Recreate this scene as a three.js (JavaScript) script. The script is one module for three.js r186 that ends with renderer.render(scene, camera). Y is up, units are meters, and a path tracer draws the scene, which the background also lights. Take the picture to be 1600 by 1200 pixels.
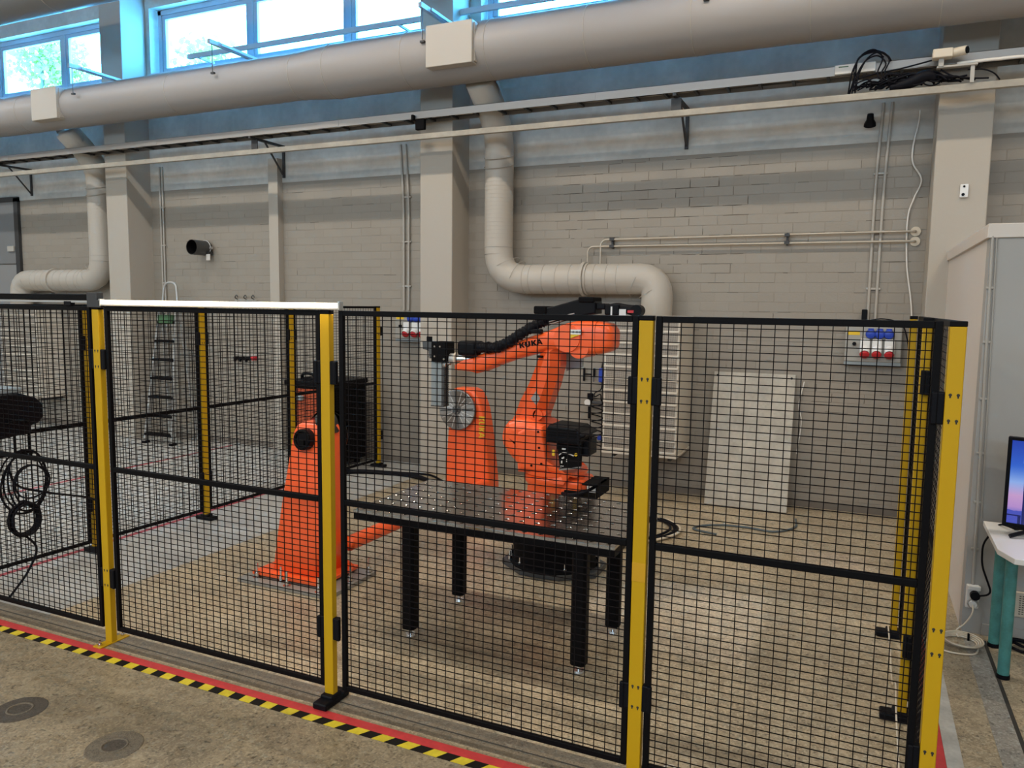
import * as THREE from 'three';
import { RoundedBoxGeometry } from 'three/addons/geometries/RoundedBoxGeometry.js';
import { TextGeometry } from 'three/addons/geometries/TextGeometry.js';
import { FontLoader } from 'three/addons/loaders/FontLoader.js';
import { mergeGeometries, mergeVertices } from 'three/addons/utils/BufferGeometryUtils.js';
import { RectAreaLightUniformsLib } from 'three/addons/lights/RectAreaLightUniformsLib.js';

// ---------------------------------------------------------------- camera, sky, lights, exposure
const scene = new THREE.Scene();
const camera = new THREE.PerspectiveCamera(53.13, 4 / 3, 0.05, 200);
camera.position.set(0, 2.04, 0);
camera.rotation.set(-0.10253, 0.42392, 0.0125, 'YXZ');
scene.add(camera);
scene.background = new THREE.Color().setRGB(3.4, 19.0, 39.0);
scene.environment = null;
const renderer = new THREE.WebGLRenderer({ antialias: true });
renderer.toneMapping = THREE.LinearToneMapping;
renderer.toneMappingExposure = 1.05;
renderer.shadowMap.enabled = true;
RectAreaLightUniformsLib.init();
const LAMP = { color: [1, 0.84, 0.66], cool: [1, 0.93, 0.84], level: 92 };           // unseen ceiling lamps above the cell; cool tint lights the left wall
const UNSEEN_HALL = { color: [1, 0.86, 0.70], level: 195 };          // unseen lamp rows behind the camera, placed to light back wall and floor
const UNSEEN_DAY = { color: [0.55, 0.78, 1.0], level: 3.4 };         // unseen daylight panes behind the camera, placed to light shaded walls blue
const LED = { color: [1, 0.78, 0.46], level: 42 };            // light bar on the fence

// ---------------------------------------------------------------- helpers
let seedState = 12345;
const rnd = () => { seedState = (seedState * 1664525 + 1013904223) >>> 0; return seedState / 4294967296; };
const rr = (a, b) => a + (b - a) * rnd();
const V = (x, y, z) => new THREE.Vector3(x, y, z);
const used = {};
function numbered(n) { used[n] = (used[n] || 0) + 1; return used[n] === 1 ? n : n + '_' + String(used[n] - 1).padStart(3, '0'); }
function hash(x, y, s) { let h = (x * 374761393 + y * 668265263 + s * 1442695041) | 0; h = Math.imul(h ^ (h >>> 13), 1274126177); h ^= h >>> 16; return (h >>> 0) / 4294967296; }
function vnoise(x, y, s, per) {
  const xi = Math.floor(x), yi = Math.floor(y), fx = x - xi, fy = y - yi;
  const u = fx * fx * (3 - 2 * fx), v = fy * fy * (3 - 2 * fy), w = (a) => per ? ((a % per) + per) % per : a;
  const a = hash(w(xi), w(yi), s), b = hash(w(xi + 1), w(yi), s), c = hash(w(xi), w(yi + 1), s), d = hash(w(xi + 1), w(yi + 1), s);
  return a + (b - a) * u + (c - a) * v + (a - b - c + d) * u * v;
}
function fbm(x, y, s, oct, per) { let t = 0, a = 0.5, n = 0; for (let i = 0; i < oct; i++) { t += a * vnoise(x, y, s + i * 17, per); n += a; x *= 2; y *= 2; if (per) per *= 2; a *= 0.5; } return t / n; }
function tex(size, fn, srgb, metres) {
  const d = new Uint8Array(size * size * 4);
  for (let y = 0; y < size; y++) for (let x = 0; x < size; x++) {
    const c = fn(x / size, y / size), i = (y * size + x) * 4;
    for (let k = 0; k < 3; k++) d[i + k] = Math.max(0, Math.min(255, 255 * (Array.isArray(c) ? c[k] : c)));
    d[i + 3] = 255;
  }
  const t = new THREE.DataTexture(d, size, size);
  t.wrapS = t.wrapT = THREE.RepeatWrapping; t.magFilter = THREE.LinearFilter; t.minFilter = THREE.LinearFilter;
  if (srgb) t.colorSpace = THREE.SRGBColorSpace;
  t.repeat.set(1 / metres, 1 / metres); t.needsUpdate = true;
  return t;
}
function shade(src, srgb, metres) { const t = src.clone(); t.repeat.set(1 / metres, 1 / metres); t.needsUpdate = true; if (srgb) t.colorSpace = THREE.SRGBColorSpace; return t; }

// box-projected uv in metres, non-indexed geometry with position / normal / uv only
function finish(g) {
  let h = g.index ? g.toNonIndexed() : g;
  if (!h.attributes.normal) h.computeVertexNormals();
  const p = h.attributes.position, n = h.attributes.normal, uv = new Float32Array(p.count * 2);
  for (let i = 0; i < p.count; i += 3) {
    let nx = 0, ny = 0, nz = 0;
    for (let k = 0; k < 3; k++) { nx += n.getX(i + k); ny += n.getY(i + k); nz += n.getZ(i + k); }
    nx = Math.abs(nx); ny = Math.abs(ny); nz = Math.abs(nz);
    for (let k = 0; k < 3; k++) {
      const x = p.getX(i + k), y = p.getY(i + k), z = p.getZ(i + k), j = (i + k) * 2;
      if (ny >= nx && ny >= nz) { uv[j] = x; uv[j + 1] = z; } else if (nx >= nz) { uv[j] = z; uv[j + 1] = y; } else { uv[j] = x; uv[j + 1] = y; }
    }
  }
  const out = new THREE.BufferGeometry();
  out.setAttribute('position', p); out.setAttribute('normal', n); out.setAttribute('uv', new THREE.BufferAttribute(uv, 2));
  if (h.attributes.color) out.setAttribute('color', h.attributes.color);
  return out;
}
const join = (list) => { list = list.flat(9).map(finish); return list.length === 1 ? list[0] : mergeGeometries(list); };
function mesh(name, geoms, mat, parent) {
  const m = new THREE.Mesh(join([geoms]), mat);
  m.name = parent === scene || !parent ? numbered(name) : name; m.castShadow = m.receiveShadow = true;
  (parent || scene).add(m); return m;
}
function part(name, geoms, mat, parent, label) { const m = mesh(name, geoms, mat, parent); if (label) m.userData.label = label; return m; }
function tag(o, label, category, group) { o.userData.label = label; o.userData.category = category; if (group) o.userData.group = group; return o; }
function thing(name, label, category, pos = [0, 0, 0], turn = 0, group) {
  const o = new THREE.Group(); o.name = numbered(name); o.position.set(...pos); o.rotation.y = turn; scene.add(o);
  return tag(o, label, category, group);
}
function one(name, geoms, mat, label, category, group) { return tag(mesh(name, geoms, mat, scene), label, category, group); }
function structure(name, geoms, mat) { const m = mesh(name, geoms, mat, scene); m.userData.kind = 'structure'; return m; }
function structureGroup(name) { const o = new THREE.Group(); o.name = numbered(name); o.userData.kind = 'structure'; scene.add(o); return o; }

function bx(w, h, d, x = 0, y = 0, z = 0, r = 0) { const g = r ? new RoundedBoxGeometry(w, h, d, 2, r) : new THREE.BoxGeometry(w, h, d); g.translate(x, y, z); return g; }
function span(x0, x1, y0, y1, z0, z1, r = 0) { return bx(Math.abs(x1 - x0), Math.abs(y1 - y0), Math.abs(z1 - z0), (x0 + x1) / 2, (y0 + y1) / 2, (z0 + z1) / 2, r); }
function aim(g, a, b) { // geometry along +Y centred at origin -> from a to b
  const q = new THREE.Quaternion().setFromUnitVectors(V(0, 1, 0), b.clone().sub(a).normalize());
  g.applyQuaternion(q); const c = a.clone().add(b).multiplyScalar(0.5); g.translate(c.x, c.y, c.z); return g;
}
function rod(a, b, r, seg = 12, r2) { a = V(...a); b = V(...b); return aim(new THREE.CylinderGeometry(r2 === undefined ? r : r2, r, a.distanceTo(b), seg), a, b); }
function bar(a, b, w, d) { a = V(...a); b = V(...b); return aim(new THREE.BoxGeometry(w, a.distanceTo(b), d), a, b); }
function ring(c, axis, R, r, seg = 28, rs = 6) {
  const g = new THREE.TorusGeometry(R, r, rs, seg); g.applyQuaternion(new THREE.Quaternion().setFromUnitVectors(V(0, 0, 1), V(...axis).normalize())); g.translate(...c); return g;
}
function disc(c, axis, R, h, seg = 32, R2) { const a = V(...axis).normalize().multiplyScalar(h / 2), p = V(...c); return rod(p.clone().sub(a).toArray(), p.clone().add(a).toArray(), R, seg, R2); }
function extr(pts, z0, z1, bevel = 0, holes, bevelSegments = 3) {
  const s = new THREE.Shape(pts.map(([x, y]) => new THREE.Vector2(x, y)));
  (holes || []).forEach((h) => s.holes.push(h));
  const g = new THREE.ExtrudeGeometry(s, { depth: z1 - z0 - 2 * bevel, bevelEnabled: bevel > 0, bevelThickness: bevel, bevelSize: bevel, bevelOffset: -bevel, bevelSegments, curveSegments: 10 });
  g.translate(0, 0, z0 + bevel); return g;
}
function fillet(pts, r, n = 6) {
  const P = pts.map((p) => V(...p)), out = [P[0]];
  for (let i = 1; i < P.length - 1; i++) {
    const a = P[i - 1].clone().sub(P[i]), b = P[i + 1].clone().sub(P[i]);
    const la = a.length(), lb = b.length(), t = Math.min(r, la * 0.49, lb * 0.49);
    const s = P[i].clone().addScaledVector(a, t / la), e = P[i].clone().addScaledVector(b, t / lb);
    for (let k = 0; k <= n; k++) { const u = k / n; out.push(s.clone().multiplyScalar((1 - u) ** 2).addScaledVector(P[i], 2 * u * (1 - u)).addScaledVector(e, u * u)); }
  }
  out.push(P[P.length - 1]); return out;
}
function sweep(P, rad, seg = 16, caps = true) {
  P = P.map((p) => p.isVector3 ? p : V(...p));
  const R = typeof rad === 'function' ? rad : () => rad, pos = [], idx = [], n = P.length;
  const T = P.map((p, i) => P[Math.min(i + 1, n - 1)].clone().sub(P[Math.max(i - 1, 0)]).normalize());
  let N = Math.abs(T[0].y) < 0.9 ? V(0, 1, 0) : V(1, 0, 0); N.addScaledVector(T[0], -N.dot(T[0])).normalize();
  for (let i = 0; i < n; i++) {
    if (i) { N.addScaledVector(T[i], -N.dot(T[i])).normalize(); }
    const B = T[i].clone().cross(N), r = R(i / (n - 1), i);
    for (let k = 0; k < seg; k++) { const a = k / seg * Math.PI * 2; const v = P[i].clone().addScaledVector(N, Math.cos(a) * r).addScaledVector(B, Math.sin(a) * r); pos.push(v.x, v.y, v.z); }
  }
  for (let i = 0; i < n - 1; i++) for (let k = 0; k < seg; k++) { const a = i * seg + k, b = i * seg + (k + 1) % seg; idx.push(a, b, a + seg, b, b + seg, a + seg); }
  if (caps) for (const i of [0, n - 1]) { const c = pos.length / 3; pos.push(P[i].x, P[i].y, P[i].z); for (let k = 0; k < seg; k++) { const a = i * seg + k, b = i * seg + (k + 1) % seg; if (i) idx.push(a, b, c); else idx.push(b, a, c); } }
  const g = new THREE.BufferGeometry(); g.setAttribute('position', new THREE.Float32BufferAttribute(pos, 3)); g.setIndex(idx); g.computeVertexNormals(); return g;
}
const curve = (pts, n = 60, closed = false) => new THREE.CatmullRomCurve3(pts.map((p) => V(...p)), closed, 'centripetal').getPoints(n);
const cable = (pts, r, n = 60, seg = 7) => sweep(curve(pts, n), r, seg);
// loft of super-ellipse sections. axis 'x': [x, top, bottom, zc, hw, e]; axis 'y': [y, x0, x1, zc, hw, e]; axis 'yz' : centre + half sizes
function loft(axis, S, seg = 28) {
  const pos = [], idx = [];
  S.forEach((s) => {
    const a = (s[1] + s[2]) / 2, ha = Math.abs(s[1] - s[2]) / 2, e = 2 / (s[5] || 4);
    for (let k = 0; k < seg; k++) {
      const t = k / seg * Math.PI * 2, c = Math.cos(t), q = Math.sin(t);
      const u = Math.sign(c) * Math.abs(c) ** e * ha, w = Math.sign(q) * Math.abs(q) ** e * s[4];
      if (axis === 'x') pos.push(s[0], a + u, s[3] + w); else if (axis === 'y') pos.push(a + u, s[0], s[3] + w); else pos.push(a + u, s[3] + w, s[0]);
    }
  });
  const flip = axis === 'x' ? false : axis === 'y' ? true : false;
  const tri = (a, b, c) => flip ? idx.push(a, c, b) : idx.push(a, b, c);
  for (let i = 0; i < S.length - 1; i++) for (let k = 0; k < seg; k++) { const a = i * seg + k, b = i * seg + (k + 1) % seg; tri(a, b, a + seg); tri(b, b + seg, a + seg); }
  [0, S.length - 1].forEach((i) => { const c = pos.length / 3; let x = 0, y = 0, z = 0; for (let k = 0; k < seg; k++) { const j = (i * seg + k) * 3; x += pos[j]; y += pos[j + 1]; z += pos[j + 2]; } pos.push(x / seg, y / seg, z / seg); for (let k = 0; k < seg; k++) { const a = i * seg + k, b = i * seg + (k + 1) % seg; if (i) tri(a, b, c); else tri(b, a, c); } });
  const g = new THREE.BufferGeometry(); g.setAttribute('position', new THREE.Float32BufferAttribute(pos, 3)); g.setIndex(idx); g.computeVertexNormals();
  return g;
}
function lathe(pts, seg = 32, c = [0, 0, 0]) { const g = new THREE.LatheGeometry(pts.map(([r, y]) => new THREE.Vector2(r, y)), seg); g.translate(...c); return g; }
const C = (r, g, b) => new THREE.Color().setRGB(r, g, b);
const font = await new FontLoader().loadAsync('fonts/droid/droid_sans_bold.typeface.json');
function letters(s, size, depth) { const g = new TextGeometry(s, { font, size, depth, curveSegments: 4 }); g.computeBoundingBox(); const b = g.boundingBox; g.translate(-(b.min.x + b.max.x) / 2, -(b.min.y + b.max.y) / 2, 0); return g; }

// ---------------------------------------------------------------- materials
const grain = tex(256, (x, y) => 0.35 + 0.65 * fbm(x * 16, y * 16, 3, 4, 16), false, 0.5);
const mottle = tex(512, (x, y) => { const a = fbm(x * 6, y * 6, 7, 5, 6), b = fbm(x * 40, y * 40, 9, 3, 40); const v = 0.86 + 0.2 * (a - 0.5) + 0.08 * (b - 0.5); return [v, v, v * 0.99]; }, true, 3);
const speck = tex(1024, (x, y) => {                                // ground concrete with visible aggregate
  const a = fbm(x * 14, y * 14, 21, 5, 14), b = vnoise(x * 220, y * 220, 31, 220), c = vnoise(x * 430, y * 430, 33, 430), w = fbm(x * 60, y * 60, 41, 3, 60);
  let v = 0.86 + 0.16 * (a - 0.5) + 0.22 * (w - 0.5); if (b > 0.68) v += (b - 0.68) * 1.1; if (c > 0.72) v += (c - 0.72) * 1.2; if (b < 0.22) v -= (0.22 - b) * 1.6; if (c < 0.2) v -= (0.2 - c) * 0.9;
  return [v, v * 0.985, v * 0.96];
}, true, 2.2);
const mat = (color, rough, metal = 0, extra = {}) => new THREE.MeshStandardMaterial({ color: Array.isArray(color) ? C(...color) : new THREE.Color(color), roughness: rough, metalness: metal, ...extra });
const worn = (color, rough, metal = 0, m = 0.5, extra = {}) => mat(color, rough, metal, { roughnessMap: shade(grain, false, m), bumpMap: shade(grain, false, m * 0.5), bumpScale: 0.0004, ...extra });
const M = {
  wall: mat([0.62, 0.585, 0.53], 0.62, 0, { map: shade(mottle, true, 2.7), bumpMap: shade(grain, false, 0.35), bumpScale: 0.0015 }),
  brickA: mat([0.285, 0.257, 0.218], 0.5, 0, { bumpMap: shade(grain, false, 0.16), bumpScale: 0.0016 }),
  brickB: mat([0.279, 0.252, 0.214], 0.55, 0, { bumpMap: shade(grain, false, 0.2), bumpScale: 0.002 }),
  brickC: mat([0.290, 0.262, 0.222], 0.5, 0, { bumpMap: shade(grain, false, 0.14), bumpScale: 0.0014 }),
  mortar: mat([0.268, 0.24, 0.203], 0.6, 0, { bumpMap: shade(grain, false, 0.1), bumpScale: 0.002 }),
  crack: mat([0.10, 0.085, 0.07], 0.9),
  column: mat([0.415, 0.38, 0.328], 0.6, 0, { bumpMap: shade(grain, false, 0.3), bumpScale: 0.0008 }),
  concreteBeam: mat([0.72, 0.70, 0.66], 0.7, 0, { map: shade(mottle, true, 2.4), bumpMap: shade(grain, false, 0.4), bumpScale: 0.001 }),
  hall: mat([0.55, 0.52, 0.47], 0.8),
  ceiling: mat([0.5, 0.48, 0.44], 0.85),
  floor: new THREE.MeshStandardMaterial({ color: 0xffffff, vertexColors: true, map: speck, roughness: 0.55, roughnessMap: shade(grain, false, 1.3), bumpMap: shade(speck, false, 2.2), bumpScale: 0.0008 }),
  strip: mat([0.22, 0.19, 0.145], 0.5, 0, { map: shade(speck, true, 1.7) }),
  stripDark: mat([0.21, 0.18, 0.135], 0.5, 0, { map: shade(speck, true, 1.9) }),
  floorWhite: mat([0.60, 0.60, 0.585], 0.5, 0, { map: shade(mottle, true, 1.6) }),
  floorGrey: mat([0.36, 0.35, 0.325], 0.55, 0, { map: shade(speck, true, 2.5) }),
  groove: mat([0.03, 0.028, 0.025], 0.8),
  yellow: new THREE.MeshPhysicalMaterial({ color: C(0.50, 0.30, 0.006), roughness: 0.45, specularIntensity: 0.5 }),
  black: new THREE.MeshPhysicalMaterial({ color: C(0.004, 0.004, 0.005), roughness: 0.5, specularIntensity: 0.16 }),
  wire: new THREE.MeshPhysicalMaterial({ color: C(0.006, 0.005, 0.006), roughness: 0.6, specularIntensity: 0.15 }),
  blackMatte: new THREE.MeshPhysicalMaterial({ color: C(0.005, 0.005, 0.006), roughness: 0.75, specularIntensity: 0.18 }),
  blackPlastic: new THREE.MeshPhysicalMaterial({ color: C(0.005, 0.0055, 0.008), roughness: 0.42, specularIntensity: 0.2 }),
  hose: new THREE.MeshPhysicalMaterial({ color: C(0.005, 0.0055, 0.009), roughness: 0.5, specularIntensity: 0.22 }),
  orange: new THREE.MeshPhysicalMaterial({ color: C(0.90, 0.118, 0.022), roughness: 0.36, clearcoat: 0.25, clearcoatRoughness: 0.3 }),
  orangeDoor: mat([0.42, 0.07, 0.018], 0.5),
  steel: mat([0.42, 0.41, 0.39], 0.34, 1, { roughnessMap: shade(grain, false, 0.3) }),
  steelDark: mat([0.10, 0.105, 0.11], 0.45, 0.7),
  plateTop: mat([0.50, 0.47, 0.435], 0.27, 1, { roughnessMap: shade(grain, false, 0.25), bumpMap: shade(grain, false, 0.1), bumpScale: 0.0002 }),
  turned: new THREE.MeshPhysicalMaterial({ color: C(0.36, 0.355, 0.345), metalness: 1, roughness: 0.38, anisotropy: 0.85 }),
  chrome: mat([0.7, 0.7, 0.7], 0.18, 1),
  alu: mat([0.36, 0.345, 0.33], 0.5, 0.9),
  aluDull: mat([0.46, 0.47, 0.47], 0.5, 0.6),
  duct: mat([0.31, 0.29, 0.275], 0.5),
  ductSteel: mat([0.26, 0.27, 0.28], 0.42, 0.6),
  platePale: mat([0.30, 0.29, 0.27], 0.45, 0.3),
  ductSeam: mat([0.40, 0.37, 0.33], 0.5),
  pipeWhite: mat([0.44, 0.405, 0.355], 0.45),
  windowFrameSkyTint: mat([0.38, 0.47, 0.55], 0.45),  // blue cast of the daylight is mixed into the frame colour
  sill: mat([0.50, 0.54, 0.58], 0.5),
  glass: new THREE.MeshPhysicalMaterial({ color: 0xffffff, transmission: 1, roughness: 0, thickness: 0, ior: 1.45 }),
  bracket: mat([0.05, 0.052, 0.056], 0.55, 0.4),
  shelf: mat([0.50, 0.46, 0.395], 0.5, 0, { map: shade(mottle, true, 1.4) }),
  conduit: mat([0.40, 0.38, 0.345], 0.45),
  copper: mat([0.46, 0.41, 0.34], 0.4, 0.35),
  white: mat([0.72, 0.70, 0.66], 0.5),
  whiteBoard: mat([0.60, 0.565, 0.50], 0.55, 0, { map: shade(mottle, true, 0.9) }),
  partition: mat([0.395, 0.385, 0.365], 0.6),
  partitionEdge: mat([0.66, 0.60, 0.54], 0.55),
  greyBox: mat([0.33, 0.325, 0.30], 0.55),
  blue: mat([0.012, 0.05, 0.42], 0.4),
  red: mat([0.55, 0.02, 0.03], 0.4),
  bearing: mat([0.22, 0.012, 0.012], 0.4),
  redTape: mat([0.72, 0.055, 0.06], 0.5, 0, { map: shade(mottle, true, 0.6) }),
  redLine: mat([0.55, 0.06, 0.09], 0.6, 0, { map: shade(mottle, true, 0.5) }),
  hazardYellow: mat([0.88, 0.70, 0.035], 0.5, 0, { map: shade(mottle, true, 0.5) }),
  hazardBlack: new THREE.MeshPhysicalMaterial({ color: C(0.009, 0.008, 0.007), roughness: 0.6, specularIntensity: 0.3 }),
  whiteTape: mat([0.66, 0.66, 0.63], 0.5, 0, { map: shade(mottle, true, 0.5) }),
  teal: mat([0.075, 0.30, 0.30], 0.45, 0, { map: shade(mottle, true, 0.3) }),
  desk: mat([0.74, 0.73, 0.71], 0.35),
  diffuser: mat([0.62, 0.575, 0.50], 0.5),
  cream: mat([0.62, 0.55, 0.44], 0.5),
  door: mat([0.17, 0.18, 0.19], 0.55),
  doorLow: mat([0.23, 0.235, 0.24], 0.55),
  label: mat([0.75, 0.76, 0.76], 0.5),
  labelYellow: mat([0.75, 0.50, 0.02], 0.5),
  labelGrey: mat([0.28, 0.29, 0.29], 0.4),
  greyBlue: mat([0.26, 0.31, 0.34], 0.5),
  green: mat([0.05, 0.13, 0.06], 0.5),
  bark: mat([0.12, 0.09, 0.06], 0.9),
  leaf: new THREE.MeshPhysicalMaterial({ color: C(0.34, 0.30, 0.055), roughness: 0.9, transmission: 0.35, thickness: 0, side: THREE.DoubleSide }),
  iron: mat([0.15, 0.13, 0.10], 0.7, 0, { map: shade(speck, true, 0.9) }),
  ironDark: mat([0.075, 0.065, 0.055], 0.8, 0, { map: shade(speck, true, 0.9) }),
  perforated: null,
};
{ // perforated sheet of the air diffuser: pattern of dark punched holes
  const t = tex(512, (x, y) => { const n = 32, u = (x * n) % 1 - 0.5, v = (y * n) % 1 - 0.5, r = Math.hypot(u, v); const a = 0.8 + 0.1 * (fbm(x * 8, y * 8, 5, 3, 8) - 0.5); return r < 0.33 ? 0.27 : a; }, true, 0.32);
  M.perforated = mat([0.66, 0.60, 0.52], 0.55, 0, { map: t });
}

// ---------------------------------------------------------------- the hall: floor, walls, ceiling
const ZW = -8.35, ZC = -7.93;                                      // back wall face, column face
{
  const x0 = -17, x1 = 9, z0 = -8.5, z1 = 11, nx = 260, nz = 240, pos = [], col = [], uv = [], idx = [];
  for (let j = 0; j <= nz; j++) for (let i = 0; i <= nx; i++) {
    // finer rows where the camera looks
    const fz = j / nz, z = z0 + (z1 - z0) * (fz < 0.75 ? fz * 0.5 : 0.375 + (fz - 0.75) * 2.5), fx = i / nx, x = fx < 0.8 ? -13 + fx / 0.8 * 14.5 : 1.5 + (fx - 0.8) / 0.2 * 7.5;
    const xx = i === 0 ? x0 : x;
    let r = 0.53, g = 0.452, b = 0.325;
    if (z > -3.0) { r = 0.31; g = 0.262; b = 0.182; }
    const n1 = fbm(xx * 0.9, z * 0.9, 51, 4), n2 = fbm(xx * 3.1, z * 3.1, 61, 4), n3 = fbm(xx * 0.35 + 9, z * 2.6, 71, 3);
    let k = 1 + 0.36 * (n1 - 0.5) + 0.30 * (n2 - 0.5) + 0.3 * (n3 - 0.5);
    const blot = (cx, cz, rx, rz, s, amt) => { const d = ((xx - cx) / rx) ** 2 + ((z - cz) / rz) ** 2 + 1.1 * (fbm(xx * 5, z * 5, s, 3) - 0.5); if (d < 1) k *= 1 - amt * Math.min(1, (1 - d) * 2.2); };
    blot(-1.9, -3.95, 0.75, 0.22, 81, 0.34); blot(-2.2, -3.45, 1.3, 0.09, 82, 0.30); blot(-1.2, -3.75, 0.5, 0.10, 83, 0.3); blot(-0.4, -3.42, 0.8, 0.10, 88, 0.34);
    blot(-3.1, -2.45, 0.7, 0.16, 84, 0.26); blot(-2.6, -2.7, 0.5, 0.08, 85, 0.22); blot(-0.35, -4.6, 0.06, 1.0, 86, 0.18); blot(0.55, -4.2, 0.25, 1.2, 87, 0.12); blot(0.62, -5.2, 0.3, 0.4, 89, 0.25);
    // pale patch of newer concrete in the cell
    const ed = Math.max(Math.abs(xx + 1.05) - 0.55, Math.abs(z + 4.95) - 0.6) + 0.10 * (fbm(xx * 9, z * 9, 91, 4) - 0.5);
    if (ed < 0) { k *= 1.22; r += 0.02; g += 0.03; b += 0.05; } else if (ed < 0.05) k *= 0.86;
    const e2 = Math.max(Math.abs(xx + 0.12) - 0.28, Math.abs(z + 6.55) - 0.28) + 0.12 * (fbm(xx * 11, z * 11, 93, 3) - 0.5);
    if (e2 < 0) { k *= 1.2; b += 0.03; }
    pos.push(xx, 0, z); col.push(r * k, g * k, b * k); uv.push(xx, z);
  }
  for (let j = 0; j < nz; j++) for (let i = 0; i < nx; i++) { const a = j * (nx + 1) + i, b = a + 1, c = a + nx + 1, d = c + 1; idx.push(a, c, b, b, c, d); }
  const g = new THREE.BufferGeometry();
  g.setAttribute('position', new THREE.Float32BufferAttribute(pos, 3)); g.setAttribute('color', new THREE.Float32BufferAttribute(col, 3)); g.setAttribute('uv', new THREE.Float32BufferAttribute(uv, 2));
  g.setIndex(idx); g.computeVertexNormals();
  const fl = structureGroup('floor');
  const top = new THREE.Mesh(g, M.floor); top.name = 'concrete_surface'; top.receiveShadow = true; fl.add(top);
  part('slab', span(-17.2, 9.2, -0.25, -0.02, -8.7, 11.2), M.hall, fl);
  part('painted_area', span(-13, -4.7, 0, 0.002, ZW, -3.15), M.floorWhite, fl, 'pale painted concrete');
  part('trench_cover', span(-13, 0.3, 0, 0.0025, -3.15, -3.055), M.strip, fl);
  part('trench_cover', span(-13, 0.3, 0, 0.003, -3.05, -3.0), M.stripDark, fl);
  part('groove', span(-13, 0.3, 0, 0.0036, -3.070, -3.061), M.groove, fl);
  part('groove', span(0.795, 0.815, 0, 0.0022, -5.4, -1.5), M.groove, fl);
  part('grey_band', span(0.69, 0.795, 0, 0.002, -5.45, -1.5), M.floorGrey, fl);
}
{ // back wall: window openings between the columns, brickwork below a concrete beam
  const W = structureGroup('wall_back');
  const zb = ZW - 0.35;
  part('backing', span(-17, 3, 0, 3.64, zb, ZW - 0.0016), M.mortar, W);
  part('concrete_beam', span(-17, 3, 3.64, 5.28, zb, ZW + 0.004), M.concreteBeam, W);
  part('concrete_lintel', span(-17, 3, 6.22, 8.4, zb, ZW + 0.004), M.concreteBeam, W);
  for (const [a, b] of [[-17, -14.95], [-10.16, -9.58], [-4.8, -4.22], [0.52, 3]]) part('pier', span(a, b, 5.28, 6.22, zb, ZW + 0.004), M.concreteBeam, W);
  // bricks: 0.30 x 0.10 m module
  const bw = 0.2960, bh = 0.0960, c = 0.0022, dep = 0.012;
  const block = (proud) => {
    const x = bw / 2, y = bh / 2, f = proud, P = [[-x, -y, -dep], [x, -y, -dep], [x, y, -dep], [-x, y, -dep], [-x, -y, f - c], [x, -y, f - c], [x, y, f - c], [-x, y, f - c], [-x + c, -y + c, f], [x - c, -y + c, f], [x - c, y - c, f], [-x + c, y - c, f]];
    const F = []; for (const [a, b] of [[0, 4], [4, 8]]) for (let k = 0; k < 4; k++) { const n = (k + 1) % 4; F.push(a + k, a + n, b + n, a + k, b + n, b + k); } F.push(8, 9, 10, 8, 10, 11);
    const g = new THREE.BufferGeometry(); g.setAttribute('position', new THREE.Float32BufferAttribute(F.flatMap((i) => P[i]), 3)); g.computeVertexNormals(); return g;
  };
  const list = [];
  for (let r = 0; r < 36; r++) for (let k = -52; k < 5; k++) {
    const x = (k + (r % 2) * 0.5 + 0.25) * 0.3, y = (r + 0.5) * 0.1;
    if (x < -13.6 || x > 1.35) continue;
    if ((x > -10.05 && x < -9.7) || (x > -4.75 && x < -4.4) || (x > 0.58 && x < 0.9)) continue;   // inside the columns
    const hidden = (x > -2.6 && x < -1.5 && y < 2) || (x > -1.3 && x < -0.6 && y < 1.35) || x > 0.6;
    const d = Math.hypot(x, y - 2.04, ZW) + (hidden ? 50 : 0) + (y < 1.2 ? 2 : 0);
    list.push({ x, y, d, r: rnd() });
  }
  list.sort((a, b) => a.d - b.d);
  const geos = [block(0.0), block(0.0012), block(-0.0012)].map((g, i) => { const out = []; for (let v = 0; v < 2; v++) { const h = g.clone(); h.translate(i * 1.37 + v * 0.61, v * 0.77, 0); const f = finish(h); f.translate(-(i * 1.37 + v * 0.61), -v * 0.77, 0); out.push(f); } return out; }).flat();
  const mats = [M.brickA, M.brickB, M.brickC];
  list.slice(0, 300).forEach((b) => { const m = new THREE.Mesh(geos[Math.floor(b.r * 6)], mats[Math.floor(b.r * 97) % 3]); m.name = 'brick'; m.position.set(b.x, b.y, ZW); m.castShadow = m.receiveShadow = true; W.add(m); });
  const rest = [[], [], []];
  list.slice(300).forEach((b) => { const g = geos[Math.floor(b.r * 6)].clone(); g.translate(b.x, b.y, ZW); rest[Math.floor(b.r * 97) % 3].push(g); });
  rest.forEach((gs, i) => { const m = new THREE.Mesh(mergeGeometries(gs), mats[i]); m.name = 'bricks'; m.userData.kind = 'stuff'; m.castShadow = m.receiveShadow = true; W.add(m); });
  const cracks = [];
  for (let i = 0; i < 420; i++) {
    const right = i < 190, x0 = right ? rr(-3.3, -1.2) : rr(-13, 0.5), r = right ? Math.floor(rr(24, 36.6)) : Math.floor(rr(8, 36));
    if ((x0 > -10.15 && x0 < -9.6) || (x0 > -4.85 && x0 < -4.3)) continue;
    if (rnd() < 0.62) { const l = rr(0.03, 0.22); cracks.push(span(x0, x0 + l, r * 0.1 - 0.0022, r * 0.1 + 0.0018, ZW - 0.002, ZW - 0.0006)); } else { const x = (Math.floor(x0 / 0.3) + (r % 2) * 0.5 + 0.75) * 0.3, l = rr(0.03, 0.09); cracks.push(span(x - 0.002, x + 0.002, r * 0.1 + 0.006, r * 0.1 + 0.006 + l, ZW - 0.002, ZW - 0.0006)); }
  }
  part('open_joint', cracks, M.crack, W).userData.kind = 'stuff';
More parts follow.
